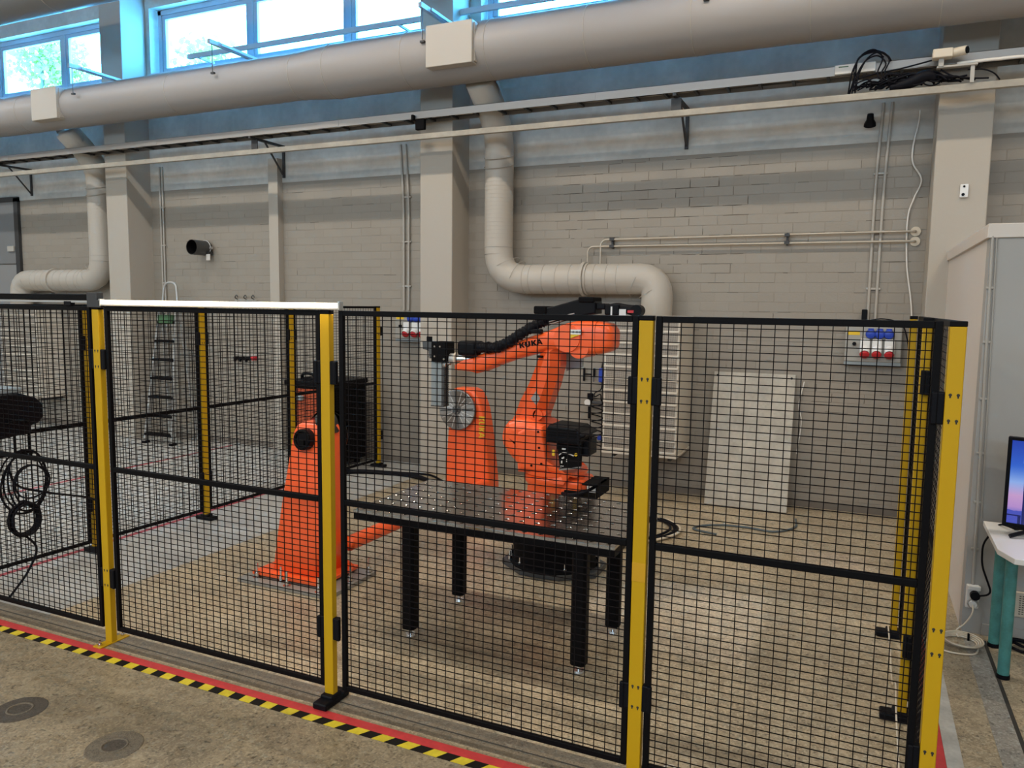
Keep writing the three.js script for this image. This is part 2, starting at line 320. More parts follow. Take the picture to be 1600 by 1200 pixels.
  part('baseboard', span(-13.5, 0.6, 0, 0.07, ZW, ZW + 0.012), M.groove.clone(), W).material.color = C(0.16, 0.14, 0.12);
  // columns and slim pilaster
  for (const cx of [-15.25, -9.88, -4.58, 0.74]) structure('column', span(cx - 0.215, cx + 0.215, 0, 8.2, ZW - 0.1, ZC, 0.012), M.column);
  structure('pilaster', span(-7.36, -7.2, 0, 3.95, ZW - 0.05, ZW + 0.1, 0.004), M.column);
  // rest of the hall shell, outside the frame
  structure('wall_left', span(-17.3, -17, 0, 8.4, -8.7, 11.2), M.hall);
  structure('wall_right', span(9, 9.3, 0, 8.4, -8.7, 11.2), M.hall);
  structure('wall_back_right', span(3, 9.2, 0, 8.4, ZW - 0.35, ZW), M.hall).name = 'wall_back_extension';
  structure('ceiling', span(-17.3, 9.3, 8.2, 8.5, -8.8, 11.4), M.ceiling);
  const wf = structureGroup('wall_front');
  part('lower_wall', span(-17, 9, 0, 4.4, 11, 11.3), M.hall, wf);
  part('upper_wall', span(-17, 9, 7.2, 8.4, 11, 11.3), M.hall, wf);
  for (let k = 0; k <= 5; k++) part('pier', span(-17 + k * 5.1, -16.5 + k * 5.1, 4.4, 7.2, 11, 11.3), M.hall, wf);
}
// high windows in the back wall
function windowUnit(edges, n) {
  const w = structureGroup('window_' + n), z0 = ZW - 0.17, y0 = 5.28, y1 = 6.22, xs = edges;
  const x0 = xs[0], x1 = xs[xs.length - 1];
  part('frame', [span(x0, x1, y0, y0 + 0.07, z0 - 0.05, z0 + 0.05, 0.006), span(x0, x1, y1 - 0.07, y1, z0 - 0.05, z0 + 0.05, 0.006), span(x0, x0 + 0.07, y0, y1, z0 - 0.05, z0 + 0.05, 0.006), span(x1 - 0.07, x1, y0, y1, z0 - 0.05, z0 + 0.05, 0.006)], M.windowFrameSkyTint, w);
  for (let i = 0; i < xs.length - 1; i++) {
    const a = xs[i] + (i ? 0.035 : 0.07), b = xs[i + 1] - (i < xs.length - 2 ? 0.035 : 0.07);
    if (i) part('mullion', span(xs[i] - 0.035, xs[i] + 0.035, y0 + 0.07, y1 - 0.07, z0 - 0.05, z0 + 0.05, 0.006), M.windowFrameSkyTint, w);
    part('sash', [span(a, b, y0 + 0.07, y0 + 0.13, z0 - 0.02, z0 + 0.035, 0.006), span(a, b, y1 - 0.13, y1 - 0.07, z0 - 0.02, z0 + 0.035, 0.006), span(a, a + 0.065, y0 + 0.13, y1 - 0.13, z0 - 0.02, z0 + 0.035, 0.006), span(b - 0.065, b, y0 + 0.13, y1 - 0.13, z0 - 0.02, z0 + 0.035, 0.006)], M.windowFrameSkyTint, w);
    const p = new THREE.Mesh(new THREE.PlaneGeometry(b - a - 0.12, y1 - y0 - 0.25), M.glass); p.position.set((a + b) / 2, (y0 + y1) / 2, z0); p.name = 'pane'; w.add(p);
  }
  part('window_sill', span(x0, x1, y0 - 0.03, y0 + 0.012, ZW - 0.16, ZW + 0.06, 0.005), M.sill, w);
}
windowUnit([-14.95, -13.19, -11.6, -10.16], 1);
windowUnit([-9.55, -7.8, -6.18, -4.8], 2);
windowUnit([-4.2, -2.45, -0.95, 0.52], 3);
// unseen daylight panes behind the camera, lighting shaded walls blue; unseen ceiling lamps
{
  for (let k = 0; k < 5; k++) {
    const w = structureGroup('window_' + (4 + k)), x0 = -16.5 + k * 5.1, x1 = x0 + 4.6;  // out of view, placed to send blue daylight onto the back wall
    part('frame', [span(x0, x1, 4.4, 4.5, 11, 11.2), span(x0, x1, 7.1, 7.2, 11, 11.2), span(x0, x0 + 0.1, 4.4, 7.2, 11, 11.2), span(x1 - 0.1, x1, 4.4, 7.2, 11, 11.2)], M.windowFrameSkyTint, w);
    part('pane', span(x0 + 0.1, x1 - 0.1, 4.5, 7.1, 11.1, 11.14), mat([0.6, 0.6, 0.6], 0.6, 0, { emissive: C(...UNSEEN_DAY.color), emissiveIntensity: UNSEEN_DAY.level * 0.6 }), w);
    const l = new THREE.RectAreaLight(C(...UNSEEN_DAY.color), UNSEEN_DAY.level, 4.3, 2.5); l.position.set((x0 + x1) / 2, 5.8, 10.98); l.lookAt((x0 + x1) / 2, 5.8, 0); scene.add(l);
  }
}
function unseenCeilingLamp(x, y, z, cfg, label, group) {
  const tint = C(...(x < -6 && cfg.cool || cfg.color));  // out-of-view lamps at the left tinted cooler to light the left wall
  const t = thing('unseen_ceiling_lamp', label, 'ceiling lamp', [x, y, z], 0, group);
  part('housing', bx(1.3, 0.08, 0.24, 0, 0.06, 0, 0.02), M.white, t);
  for (const k of [-0.5, 0.5]) part('suspension_rod', rod([k, 0.1, 0], [k, 8.2 - y, 0], 0.008), M.steel, t);
  part('diffuser', bx(1.24, 0.02, 0.18, 0, 0.012, 0), mat([0.7, 0.7, 0.7], 0.5, 0, { emissive: tint, emissiveIntensity: 4 }), t);
  const l = new THREE.RectAreaLight(tint, cfg.level, 1.24, 0.18); l.position.set(x, y - 0.004, z); l.lookAt(x, 0, z); scene.add(l);
}
for (const x of [-14.6, -11.3, -7.7, -4.5, -1.1, 2.4]) unseenCeilingLamp(x, 6.3, -5.27, LAMP, 'unseen long warm ceiling lamp hanging above the fenced robot cell', 'unseen ceiling lamps above the cell');
for (const x of [-12.6, -7.5, -2.4, 2.7]) for (const z of [2.0, 6.0]) unseenCeilingLamp(x, 7.35, z, UNSEEN_HALL, 'unseen warm ceiling lamp over the open hall, placed to light the back wall', 'unseen ceiling lamps over the open hall');

// ---------------------------------------------------------------- ducts, cable tray and shelf along the wall
{
  const zc = -7.5, yc = 4.685, R = 0.295, r2 = 0.262;
  const t = thing('ventilation_duct', 'large round pale grey ventilation duct running along the wall below the high windows', 'duct');
  const P = [[-16.9, 0], [-6.15, 0], [-5.65, 1], [2.95, 1]];
  const prof = sweep(P.map(([x]) => [x, yc, zc]), (u, i) => P[i][1] ? R : r2, 48);
  part('duct_pipe', prof, M.duct, t);
  for (const x of [-16.2, -13.6, -11.0, -8.1, -6.15]) part('seam', ring([x, yc, zc], [1, 0, 0], r2 + 0.001, 0.004, 48), M.ductSeam, t);
  for (const x of [-5.65, -4.62, -3.62, -2.56, -1.54, -0.53, 0.46, 1.5]) part('seam', ring([x, yc, zc], [1, 0, 0], R + 0.001, 0.004, 48), M.ductSeam, t);
  for (const [x0, x1, rad] of [[-10.58, -10.06, r2], [-4.27, -3.73, R]]) {
    const p = part('access_panel', span(x0, x1, yc - 0.20, yc + 0.22, zc + rad - 0.10, zc + rad + 0.035, 0.008), M.pipeWhite, t);
    part('panel_edge', span(x1 + 0.002, x1 + 0.014, yc - 0.18, yc + 0.2, zc + rad - 0.1, zc + rad - 0.005), M.ductSeam, p);
  }
  // branches dropping to the wall, with mitred bends
  const branch = (x, tx, label, mirror) => {
    const b = thing('branch_duct', label, 'duct');
    const zp = -8.15, r = 0.165, sx = mirror ? -1 : 1, xe = x + sx * 1.88;
    const xb = x - 0.02;
    part('duct_pipe', sweep([...fillet([[xb, 4.45, -7.68], [x, 4.04, zp], [x, 2.335, zp], [xe, 2.335, zp], [xe, 1.94, zp + 0.02]], 0.34, 5)], r, 32), M.pipeWhite, b);
    part('collar', lathe([[r + 0.035, 0], [r + 0.03, 0.05], [r + 0.004, 0.09]], 32).applyMatrix4(new THREE.Matrix4().makeRotationX(-0.75)).translate(xb + 0.005, 4.38, -7.72), M.pipeWhite, b);
    const h = (dx) => part('seam', ring([x + sx * dx, 2.335, zp], [1, 0, 0], r + 0.001, 0.0028, 32), M.ductSeam, b);
    for (const dx of [0.36, 0.44, 0.6, 0.76, 0.92, 1.2, 1.34, 1.46]) h(dx);
    for (const y of [2.62, 2.70]) part('seam', ring([x, y, zp], [0, 1, 0], r + 0.001, 0.003, 32), M.ductSeam, b);
    for (let y = 2.8; y < 3.5; y += 0.045) part('rib', ring([x, y, zp], [0, 1, 0], r + 0.0005, 0.0018, 32), M.pipeWhite, b);
    for (const [a, dx, dy] of [[0.45, 0.10, 0.17], [1.12, 0.24, 0.05]]) part('seam', ring([x + sx * dx, 2.335 + dy, zp], [sx * Math.sin(a), -Math.cos(a), 0], r + 0.006, 0.003, 32), M.ductSeam, b);
    for (const [a, dx, dy] of [[1.12, 1.66, -0.03], [0.5, 1.84, -0.13]]) part('seam', ring([x + sx * dx, 2.335 + dy, zp], [sx * Math.sin(a), -Math.cos(a), 0], r + 0.006, 0.003, 32), M.ductSeam, b);
    for (const y of [3.72, 3.62]) part('seam', ring([x, y, zp + 0.02], [0, 0.95, 0.3], r + 0.004, 0.005, 32), M.pipeWhite, b);
    part('flange', [disc([x + sx * 1.06, 2.335, zp], [1, 0, 0], r + 0.024, 0.035, 32), disc([x + sx * 1.10, 2.335, zp], [1, 0, 0], r + 0.012, 0.02, 32)], M.pipeWhite, b);
    part('clamp_bolt', bx(0.05, 0.02, 0.02, x + sx * 1.10, 2.335 - r - 0.04, zp + 0.03), M.bracket, b);
    return b;
  };
  branch(-3.87, 0, 'white branch duct dropping beside the middle column and bending right into the perforated air diffuser');
  branch(-10.52, 0, 'white branch duct dropping beside the left column and bending left above the fence', true);
  // a second, higher duct cut off by the top of the picture
  const t2 = thing('ventilation_duct', 'second pale duct high in the top left corner, nearest to the ceiling', 'duct');
  part('duct_pipe', sweep([[-16.9, 5.80, -6.5], [2.95, 5.80, -6.5]], 0.31, 40), M.ductSteel, t2);
  for (let x = -15; x < 3; x += 1.5) part('seam', ring([x, 5.8, -6.5], [1, 0, 0], 0.311, 0.004, 40), M.ductSeam, t2);
  // hanger arms over the main duct
  for (const [x, lab] of [[-9.7, 'steel duct hanger arm over the duct beside the left column'], [-7.23, 'steel duct hanger arm crossing in front of the middle window'], [-4.32, 'steel duct hanger arm above the square access panel, beside the middle column'], [-1.4, 'steel duct hanger arm above the duct, rightmost and out of the picture']]) {
    const h = thing('duct_hanger', lab, 'hanger');
    part('arm', span(x - 0.02, x + 0.02, 5.09, 5.14, -8.36, -7.14), M.sill, h);
    part('arm', span(x + 0.035, x + 0.05, 5.10, 5.13, -8.36, -7.3), M.sill, h);
    part('drop_rod', rod([x, 5.12, -7.19], [x, x < -6 ? 4.75 : 4.78, -7.19], 0.006, 6), M.steelDark, h);
    part('clip', bx(0.05, 0.02, 0.03, x, 4.76, -7.195), M.bracket, h);
  }
  // rail and slotted tray under the windows
  const rl = thing('steel_rail', 'slim steel rail crossing in front of the high windows', 'rail');
  part('rail_bar', span(-8.6, 2.9, 5.34, 5.40, -8.14, -8.10), M.sill, rl);
  for (const x of [-8.4, -5.2, -1.2, 1.8]) part('rail_bracket', span(x, x + 0.03, 5.32, 5.345, -8.37, -8.1), M.sill, rl);
  const st = thing('slotted_tray', 'slotted steel cable tray running below the window sills behind the duct', 'cable tray');
  part('channel', span(-16.9, 2.9, 5.10, 5.22, -8.24, -8.20), M.sill, st);
  const sl = []; for (let x = -13.4; x < -7; x += 0.16) sl.push(span(x, x + 0.09, 5.18, 5.195, -8.2, -8.198)); for (let x = -13.4; x < -7; x += 0.16) sl.push(span(x + 0.05, x + 0.13, 5.12, 5.13, -8.2, -8.198));
  part('slot', sl, M.windowFrameSkyTint, st).userData.kind = 'stuff';
}
{ // aluminium ladder tray with cables
  const z0 = -7.925, z1 = -7.70, y = 4.123, yt = 4.205;
  const t = thing('ladder_tray', 'aluminium cable ladder tray full of cables running the whole length of the wall', 'cable tray');
  part('side_rail', [span(-16.9, 2.9, y, yt, z1 - 0.004, z1, 0), span(-16.9, 2.9, yt - 0.004, yt, z1 - 0.02, z1)], M.alu, t);
  part('side_rail', [span(-16.9, 2.9, y, yt, z0, z0 + 0.004), span(-16.9, 2.9, yt - 0.004, yt, z0, z0 + 0.02)], M.alu, t);
  for (let x = -13.3; x < 2; x += 0.3) part('rung', span(x, x + 0.025, y + 0.003, y + 0.028, z0 + 0.004, z1 - 0.004), M.bracket, t);
  for (const x of [-12.2, -9.1, -6.1, -2.9, 0.1]) part('splice_plate', span(x, x + 0.32, y + 0.006, yt - 0.006, z1, z1 + 0.003, 0.001), M.alu, t);
  const cols = [mat([0.03, 0.03, 0.03], 0.6), mat([0.42, 0.38, 0.33], 0.6), mat([0.24, 0.22, 0.2], 0.6), mat([0.03, 0.03, 0.035], 0.6), mat([0.5, 0.46, 0.4], 0.6)];
  for (let k = 0; k < 13; k++) {
    const z = z0 + 0.025 + k * 0.0148, pts = []; for (let x = -13.6; x < 2.8; x += 0.6) pts.push([x, y + 0.036 + rr(-0.002, 0.012) + (k % 3) * 0.004, z + rr(-0.007, 0.007)]);
    one('tray_cable', cable(pts, k % 4 === 0 ? 0.009 : 0.0065, 110, 5), cols[k % 5], 'one of the many cables lying side by side in the aluminium ladder tray', 'cable', 'cables in the ladder tray');
  }
  // shelf under the tray
  const s = thing('long_shelf', 'long cream shelf board on small triangular brackets under the cable tray', 'shelf');
  part('board', span(-16.9, 2.9, 3.905, 3.925, -7.79, -7.62), M.shelf, s);
  part('front_lip', span(-16.9, 2.9, 3.872, 3.93, -7.62, -7.604, 0.003), M.shelf, s);
  const labs = ['black triangular wall bracket under the shelf at the left edge, near the grey door', 'black triangular wall bracket under the shelf, above the slim pilaster', 'black triangular wall bracket under the shelf, right of the middle branch duct'];
  [-12.33, -7.16, -1.775].forEach((x, i) => {
    const b = thing('shelf_bracket', labs[i], 'bracket');
    part('wall_leg', span(x - 0.018, x + 0.018, 3.70, 4.12, -8.349, -8.325), M.bracket, b);
    part('brace', bar([x, 3.73, -8.325], [x, 4.10, -7.98], 0.022, 0.014), M.bracket, b);
    part('top_arm', span(x - 0.018, x + 0.018, 4.093, 4.121, -8.349, -7.70), M.bracket, b);
    part('hanger_strap', span(x - 0.05, x + 0.05, 3.905, 4.095, -7.80, -7.79), M.bracket, b);
  });
  const j = thing('junction_clip', 'small black clamp on the tray in front of the middle column', 'clamp');
  part('body', bx(0.12, 0.12, 0.05, -4.66, 4.06, -7.72, 0.01), M.blackMatte, j); part('jaw', bx(0.03, 0.06, 0.05, -4.73, 4.13, -7.675, 0.005), M.blackMatte, j);
  // white box on the tray, camera, tangled cables
  const wb = thing('junction_box', 'flat white box on the tray rail beside the looped black cables', 'box');
  part('box_body', span(-0.33, 0.0, 4.125, 4.205, -7.698, -7.665, 0.004), M.white, wb); part('print', span(-0.30, -0.22, 4.18, 4.19, -7.665, -7.6644), M.green, wb);
  const cam = thing('wall_camera', 'beige security camera on the cable tray at top right', 'camera');
  part('camera_body', span(0.43, 0.58, 4.138, 4.212, -7.62, -7.52, 0.010), M.cream, cam);
  part('lens_housing', sweep([[0.575, 4.178, -7.57], [0.675, 4.176, -7.52]], 0.036, 20), M.cream, cam);
  part('lens', disc([0.679, 4.176, -7.518], [0.88, 0, 0.47], 0.028, 0.012, 20), M.blackPlastic, cam);
  part('mount', bx(0.04, 0.07, 0.04, 0.5, 4.11, -7.58, 0.004), M.conduit, cam); part('mount_bar', bx(0.30, 0.018, 0.06, 0.62, 4.075, -7.60, 0.004), M.conduit, cam);
  part('mount_leg', bx(0.03, 0.14, 0.012, 0.735, 4.0, -7.59), M.conduit, cam);
  const k = thing('cable_tangle', 'tangle of black cables heaped on the shelf below the camera', 'cables');
  const zz = -7.66;
  part('loop', cable([[-0.2, 3.94, zz], [-0.16, 4.1, zz + 0.03], [-0.14, 4.23, zz + 0.04], [-0.02, 4.28, zz + 0.05], [0.09, 4.23, zz + 0.02], [0.12, 4.19, zz]], 0.008), M.hose, k);
  part('loop', cable([[-0.15, 4.0, zz + 0.03], [-0.17, 4.14, zz + 0.05], [-0.12, 4.24, zz + 0.05], [0.0, 4.26, zz + 0.06], [0.06, 4.22, zz + 0.03]], 0.006), M.hose, k);
  for (const [dx, dy] of [[0.02, -0.04], [0.045, -0.01], [-0.01, 0.015]]) part('loop', cable([[-0.2 + dx, 3.94, zz + 0.02], [-0.17 + dx, 4.12 + dy, zz + 0.05], [-0.1 + dx, 4.24 + dy, zz + 0.06], [-0.01 + dx, 4.27 + dy, zz + 0.06], [0.06 + dx, 4.2 + dy, zz + 0.05], [0.03 + dx, 4.08, zz + 0.05], [0.1 + dx, 3.98, zz + 0.05]], 0.0065), M.hose, k);
  for (let n = 0; n < 22; n++) {
    const pts = []; let x = rr(-0.2, 0.15); const len = rr(0.3, 0.7), m = 8;
    for (let i = 0; i < m; i++) pts.push([x + len * i / (m - 1) + rr(-0.05, 0.05), 3.955 + rr(0, 0.05) + 0.07 * Math.sin(i / (m - 1) * Math.PI) * rr(0.2, 1), zz + rr(-0.04, 0.07)]);
    part('loop', cable(pts, rr(0.006, 0.010), 50, 6), M.hose, k);
  }
  for (let n = 0; n < 9; n++) { const cx = rr(0.10, 0.5), cy = 4.0 + rr(-0.02, 0.05), R = rr(0.035, 0.07); const pts = []; for (let i = 0; i <= 18; i++) { const a = i / 18 * 9 + n; pts.push([cx + R * Math.cos(a) + i * 0.004, cy + R * 0.8 * Math.sin(a), zz + 0.03 + 0.02 * Math.sin(a * 0.7)]); } part('loop', cable(pts, 0.0065, 60, 6), M.hose, k); }
  part('bundle', sweep(curve([[0.12, 3.96, zz + 0.02], [0.27, 3.985, zz + 0.02], [0.40, 4.03, zz + 0.03], [0.47, 4.0, zz + 0.02]], 24), (u) => 0.03 + 0.022 * Math.sin(u * 3), 12), M.hose, k);
  part('loop', cable([[0.43, 4.14, zz + 0.07], [0.2, 4.11, zz + 0.03], [-0.05, 4.08, zz + 0.03], [-0.15, 4.05, zz + 0.02], [-0.2, 3.96, zz]], 0.007), M.hose, k);
  part('loop', cable([[0.5, 4.06, zz + 0.06], [0.6, 4.0, zz + 0.05], [0.75, 3.97, zz + 0.04], [0.86, 3.96, zz + 0.04]], 0.007), M.hose, k);
  part('loop', cable([[0.7, 4.04, zz + 0.06], [0.82, 4.03, zz + 0.05], [0.9, 3.99, zz + 0.04], [0.94, 3.94, zz + 0.03]], 0.006), M.hose, k);
  one('white_tube', cable([[0.62, 4.10, -7.62], [0.9, 4.10, -7.6], [1.15, 4.09, -7.62], [1.2, 4.03, -7.62]], 0.014), M.white, 'pale flexible tube lying on the tray right of the camera', 'tube');
}

// ---------------------------------------------------------------- things fixed to the back wall
{
  const z = ZW;
  const dr = structureGroup('door_1');
  part('frame', [span(-12.76, -12.66, 0, 3.68, z - 0.02, z + 0.05), span(-14.6, -12.66, 3.62, 3.70, z - 0.02, z + 0.05)], M.bracket, dr);
  part('leaf', span(-14.6, -12.77, 2.62, 3.62, z, z + 0.04), M.door, dr, 'dark grey upper door panel');
  part('leaf', span(-14.6, -12.77, 0.02, 2.60, z, z + 0.04), M.doorLow, dr, 'mid grey lower door panel');
  for (const y of [2.86, 1.75, 0.6]) part('hinge', bx(0.16, 0.09, 0.03, -12.86, y, z + 0.055, 0.006), M.conduit, dr);
  const sp = thing('pipe_stub', 'short black pipe stub with a dark open mouth sticking out of the left wall', 'pipe');
  const sx = -8.57, sy = 2.79;
  part('pipe', lathe([[0.0, 0.04], [0.098, 0.04], [0.098, 0.30], [0.105, 0.30], [0.105, 0.03], [0.09, 0.015], [0.085, 0.0], [0, 0]], 32).rotateX(Math.PI / 2).translate(sx, sy, z), M.steelDark, sp);
  part('pipe_lining', lathe([[0, 0.05], [0.0965, 0.05], [0.0965, 0.296]], 32).rotateX(Math.PI / 2).translate(sx, sy, z), M.blackMatte, sp);
  part('clamp_band', [ring([sx, sy, z + 0.06], [0, 0, 1], 0.108, 0.008, 28), disc([sx + 0.11, sy, z + 0.06], [1, 0, 0], 0.02, 0.05, 12)], M.aluDull, sp);
  part('tag', bx(0.07, 0.085, 0.01, sx + 0.10, sy - 0.13, z + 0.1), M.white, sp); part('tag_arm', bx(0.02, 0.05, 0.08, sx + 0.10, sy - 0.075, z + 0.06), M.bracket, sp);
  // conduits
  const conduit = (lab, x, dx, yTop, yBot, lean) => {
    const g = thing('conduit', lab, 'conduit');
    for (const k of [0, 1]) part('pipe', sweep(fillet([[x + k * dx + lean, yTop, z + 0.02], [x + k * dx, yTop - 0.7, z + 0.02], [x + k * dx * 0.9, yBot, z + 0.02]], 0.3), 0.014, 10), M.conduit, g);
    for (let y = yBot + 0.3; y < yTop - 0.4; y += 0.55) part('clip', bx(dx + 0.05, 0.02, 0.022, x + dx / 2, y, z + 0.014, 0.004), M.conduit, g);
  };
  conduit('pair of thin conduits running down the wall left of the middle column', -5.27, 0.075, 4.0, 1.96, -0.05);
  conduit('pair of thin conduits running down the right part of the wall to a socket box', 0.06, 0.075, 4.0, 1.94, 0.03);
  conduit('pair of thin conduits in the corner right of the left column', -9.46, 0.05, 3.98, 0.9, 0);
  // socket boxes
  const sockets = (lab, x0, x1, y0, y1, blueX, redX, zf, lowest) => {
    const s = thing('socket_box', lab, 'socket box');
    part('enclosure', span(x0, x1, y0, y1, z, zf, 0.012), M.greyBox, s);
    part('base_strip', span(x0, x1, y0 - 0.035, y0, z, zf - 0.01), M.greyBlue, s);
    part('sticker', span(x0 + 0.02, x0 + 0.13, y1 - 0.085, y1 - 0.045, zf, zf + 0.002), M.labelYellow, s);
    part('switch', disc([x0 + 0.085, y1 - 0.17, zf + 0.012], [0, 0, 1], 0.018, 0.03, 12), M.blackPlastic, s);
    blueX.forEach((x) => { const q = part('blue_socket', lathe([[0.034, 0], [0.045, 0.006], [0.045, 0.035], [0.036, 0.05], [0.0, 0.05]], 20).rotateX(Math.PI / 2).translate(x, y1 - 0.072, zf), M.blue, s); part('lid_hinge', bx(0.05, 0.012, 0.03, x, y1 - 0.024, zf + 0.02), M.blue, q); });
    redX.forEach((x) => {
      const q = part('industrial_socket', [lathe([[0.044, 0], [0.044, 0.07], [0.04, 0.085]], 24).rotateX(Math.PI * 0.72).translate(x, y1 - 0.205, zf + 0.01), bx(0.088, 0.11, 0.05, x, y1 - 0.175, zf + 0.025, 0.012)], M.label, s);
      part('red_lid', lathe([[0.0, 0.03], [0.036, 0.028], [0.044, 0.012], [0.044, -0.02], [0.036, -0.03], [0, -0.03]], 24).rotateX(Math.PI * 0.72).translate(x, y1 - 0.262, zf + 0.055), M.red, q);
    });
    return s;
  };
  sockets('grey socket box with three blue and three red sockets on the right wall', -0.13, 0.37, 1.53, 1.875, [0.045, 0.125, 0.205].map((x) => x + 0.05), [0.02, 0.125, 0.235].map((x) => x + 0.03), z + 0.12);
  sockets('grey socket box with blue and red sockets tucked against the middle column', -5.34, -4.86, 1.60, 1.93, [-5.10, -5.02, -4.94], [-5.15, -5.03, -4.92], z + 0.12);
  one('antenna', [bx(0.05, 0.16, 0.03, 0.03, 1.96, z + 0.05, 0.008), bx(0.3, 0.03, 0.05, 0.08, 1.89, z + 0.05, 0.008)], M.blackPlastic, 'small black antenna box standing on the right socket box', 'antenna');
  one('antenna_cable', cable([[0.06, 1.93, z + 0.06], [0.2, 1.95, z + 0.05], [0.36, 1.9, z + 0.04], [0.42, 1.75, z + 0.03], [0.44, 1.62, z + 0.02]], 0.006), M.hose, 'thin black cable trailing from the antenna to the right of the socket box', 'cable');
  const gh = thing('hanging_hose', 'green and red hoses hanging against the middle column', 'hose');
  part('green_hose', cable([[-4.83, 2.14, z + 0.1], [-4.90, 2.05, z + 0.13], [-4.93, 1.9, z + 0.14], [-4.9, 1.75, z + 0.14]], 0.014), M.green, gh);
  part('red_hose', cable([[-4.83, 2.08, z + 0.1], [-4.87, 1.98, z + 0.15], [-4.87, 1.8, z + 0.16], [-4.84, 1.66, z + 0.16]], 0.014), M.red, gh);
  // spotlight
  const spot = thing('wall_spotlight', 'small black and white spotlight on the upper right wall', 'spotlight');
  part('stem', rod([-0.02, 3.86, z], [-0.02, 3.845, z + 0.05], 0.018), M.white, spot);
  part('lamp_body', lathe([[0, 0.06], [0.028, 0.055], [0.034, 0.0], [0.052, -0.035], [0.055, -0.06]], 24).rotateX(0.6).translate(-0.02, 3.84, z + 0.075), M.blackPlastic, spot);
  part('lamp_lens', lathe([[0.0, -0.05], [0.05, -0.058]], 24).rotateX(0.6).translate(-0.02, 3.84, z + 0.075), M.label, spot);
  // horizontal copper pipes
  const cp = thing('wall_pipes', 'two thin painted pipes running level along the wall above the branch duct', 'pipes');
  part('upper_pipe', sweep(fillet([[-2.68, 2.50, z + 0.06], [-2.68, 2.773, z + 0.06], [0.43, 2.783, z + 0.06], [0.43, 2.783, z]], 0.08), 0.011, 10), M.copper, cp);
  part('lower_pipe', sweep(fillet([[-2.83, 2.50, z + 0.06], [-2.83, 2.70, z + 0.06], [0.43, 2.69, z + 0.06], [0.43, 2.69, z]], 0.08), 0.011, 10), M.copper, cp);
  for (const x of [-2.55, -0.72]) part('pipe_clip', [bx(0.05, 0.03, 0.035, x, 2.775, z + 0.06), bx(0.05, 0.03, 0.035, x, 2.7, z + 0.06), bx(0.02, 0.12, 0.05, x, 2.737, z + 0.025)], M.bracket, cp);
  for (const y of [2.783, 2.69]) part('wall_rosette', disc([0.43, y, z + 0.01], [0, 0, 1], 0.045, 0.02, 20), M.cream, cp);
  one('white_cable', cable([[0.40, 3.90, z + 0.05], [0.40, 3.82, z + 0.03], [0.36, 3.55, z + 0.03], [0.37, 3.42, z + 0.03], [0.45, 3.26, z + 0.03], [0.40, 3.1, z + 0.03], [0.36, 2.95, z + 0.03], [0.37, 2.5, z + 0.03], [0.44, 2.02, z + 0.03], [0.46, 1.2, z + 0.03]], 0.008, 90), M.white, 'loose white cable hanging down the wall left of the right column', 'cable');
  const th = thing('thermostat', 'small white thermostat on the right column', 'thermostat');
  part('thermostat_body', span(0.735, 0.80, 3.03, 3.145, ZC, ZC + 0.025, 0.006), M.label, th); part('dial', disc([0.76, 3.055, ZC + 0.028], [0, 0, 1], 0.013, 0.01, 12), M.blackPlastic, th); part('sensor', disc([0.765, 3.125, ZC + 0.028], [0, 0, 1], 0.009, 0.008, 10), M.blackPlastic, th);
  // hook rails behind the left part of the cell
  const hooks = thing('hook_rail', 'row of small hooks high on the left wall between ladder and pilaster', 'hooks');
  for (const dx of [0, 0.16, 0.3]) part('hook', cable([[-8.04 + dx, 2.07, z], [-8.04 + dx, 2.10, z + 0.05], [-8.01 + dx, 2.13, z + 0.05], [-7.99 + dx, 2.10, z + 0.05]], 0.007, 20), M.steelDark, hooks);
  part('rail', span(-8.08, -7.68, 2.05, 2.07, z, z + 0.012), M.conduit, hooks);
  const val = thing('valve_row', 'row of small dark couplings and one red one low on the left wall', 'couplings');
  [-8.05, -7.95, -7.84].forEach((x) => part('coupling', [disc([x, 1.24, z + 0.03], [0, 0, 1], 0.026, 0.06, 12), bx(0.03, 0.07, 0.03, x, 1.23, z + 0.07, 0.006)], M.blackPlastic, val));
  part('red_coupling', [disc([-7.73, 1.25, z + 0.03], [0, 0, 1], 0.03, 0.07, 12), bx(0.07, 0.025, 0.03, -7.71, 1.26, z + 0.08, 0.006)], M.red, val);
  part('manifold', span(-8.1, -7.68, 1.28, 1.31, z, z + 0.02), M.conduit, val);
  for (const x of [-8.05, -7.9, -7.75]) part('feed_pipe', rod([x, 1.3, z + 0.02], [x, 2.05, z + 0.02], 0.006, 6), M.conduit, val);
}
// perforated air diffusers
function diffuser(x0, x1, y0, y1, z0, z1, label) {
  const t = thing('air_diffuser', label, 'air diffuser'), n = 11, h = (y1 - y0 - 0.06) / n;
  part('cabinet', span(x0, x1, y0, y1, z0, z1 - 0.012, 0.006), M.diffuser, t);
  for (let i = 0; i < n; i++) part('perforated_panel', span(x0 + 0.02, x1 - 0.02, y0 + 0.03 + i * h + 0.012, y0 + 0.03 + (i + 1) * h - 0.012, z1 - 0.012, z1 - 0.003), M.perforated, t);
  for (let i = 0; i <= n; i++) part('ridge', span(x0, x1, y0 + 0.03 + i * h - 0.011, y0 + 0.03 + i * h + 0.011, z1 - 0.012, z1 + 0.004, 0.004), M.diffuser, t);
  part('bottom_lip', span(x0 - 0.01, x1 + 0.01, y0 - 0.02, y0, z0, z1 + 0.01), M.diffuser, t);
  for (const x of [x0 + 0.08, x1 - 0.1]) part('wall_bracket', span(x, x + 0.03, y0 - 0.07, y0 - 0.02, z0, z1 - 0.1), M.bracket, t);
}
diffuser(-2.41, -1.635, 0.53, 1.945, ZW + 0.012, -7.66, 'tall cream perforated air diffuser on the wall between the robot and the leaning board');
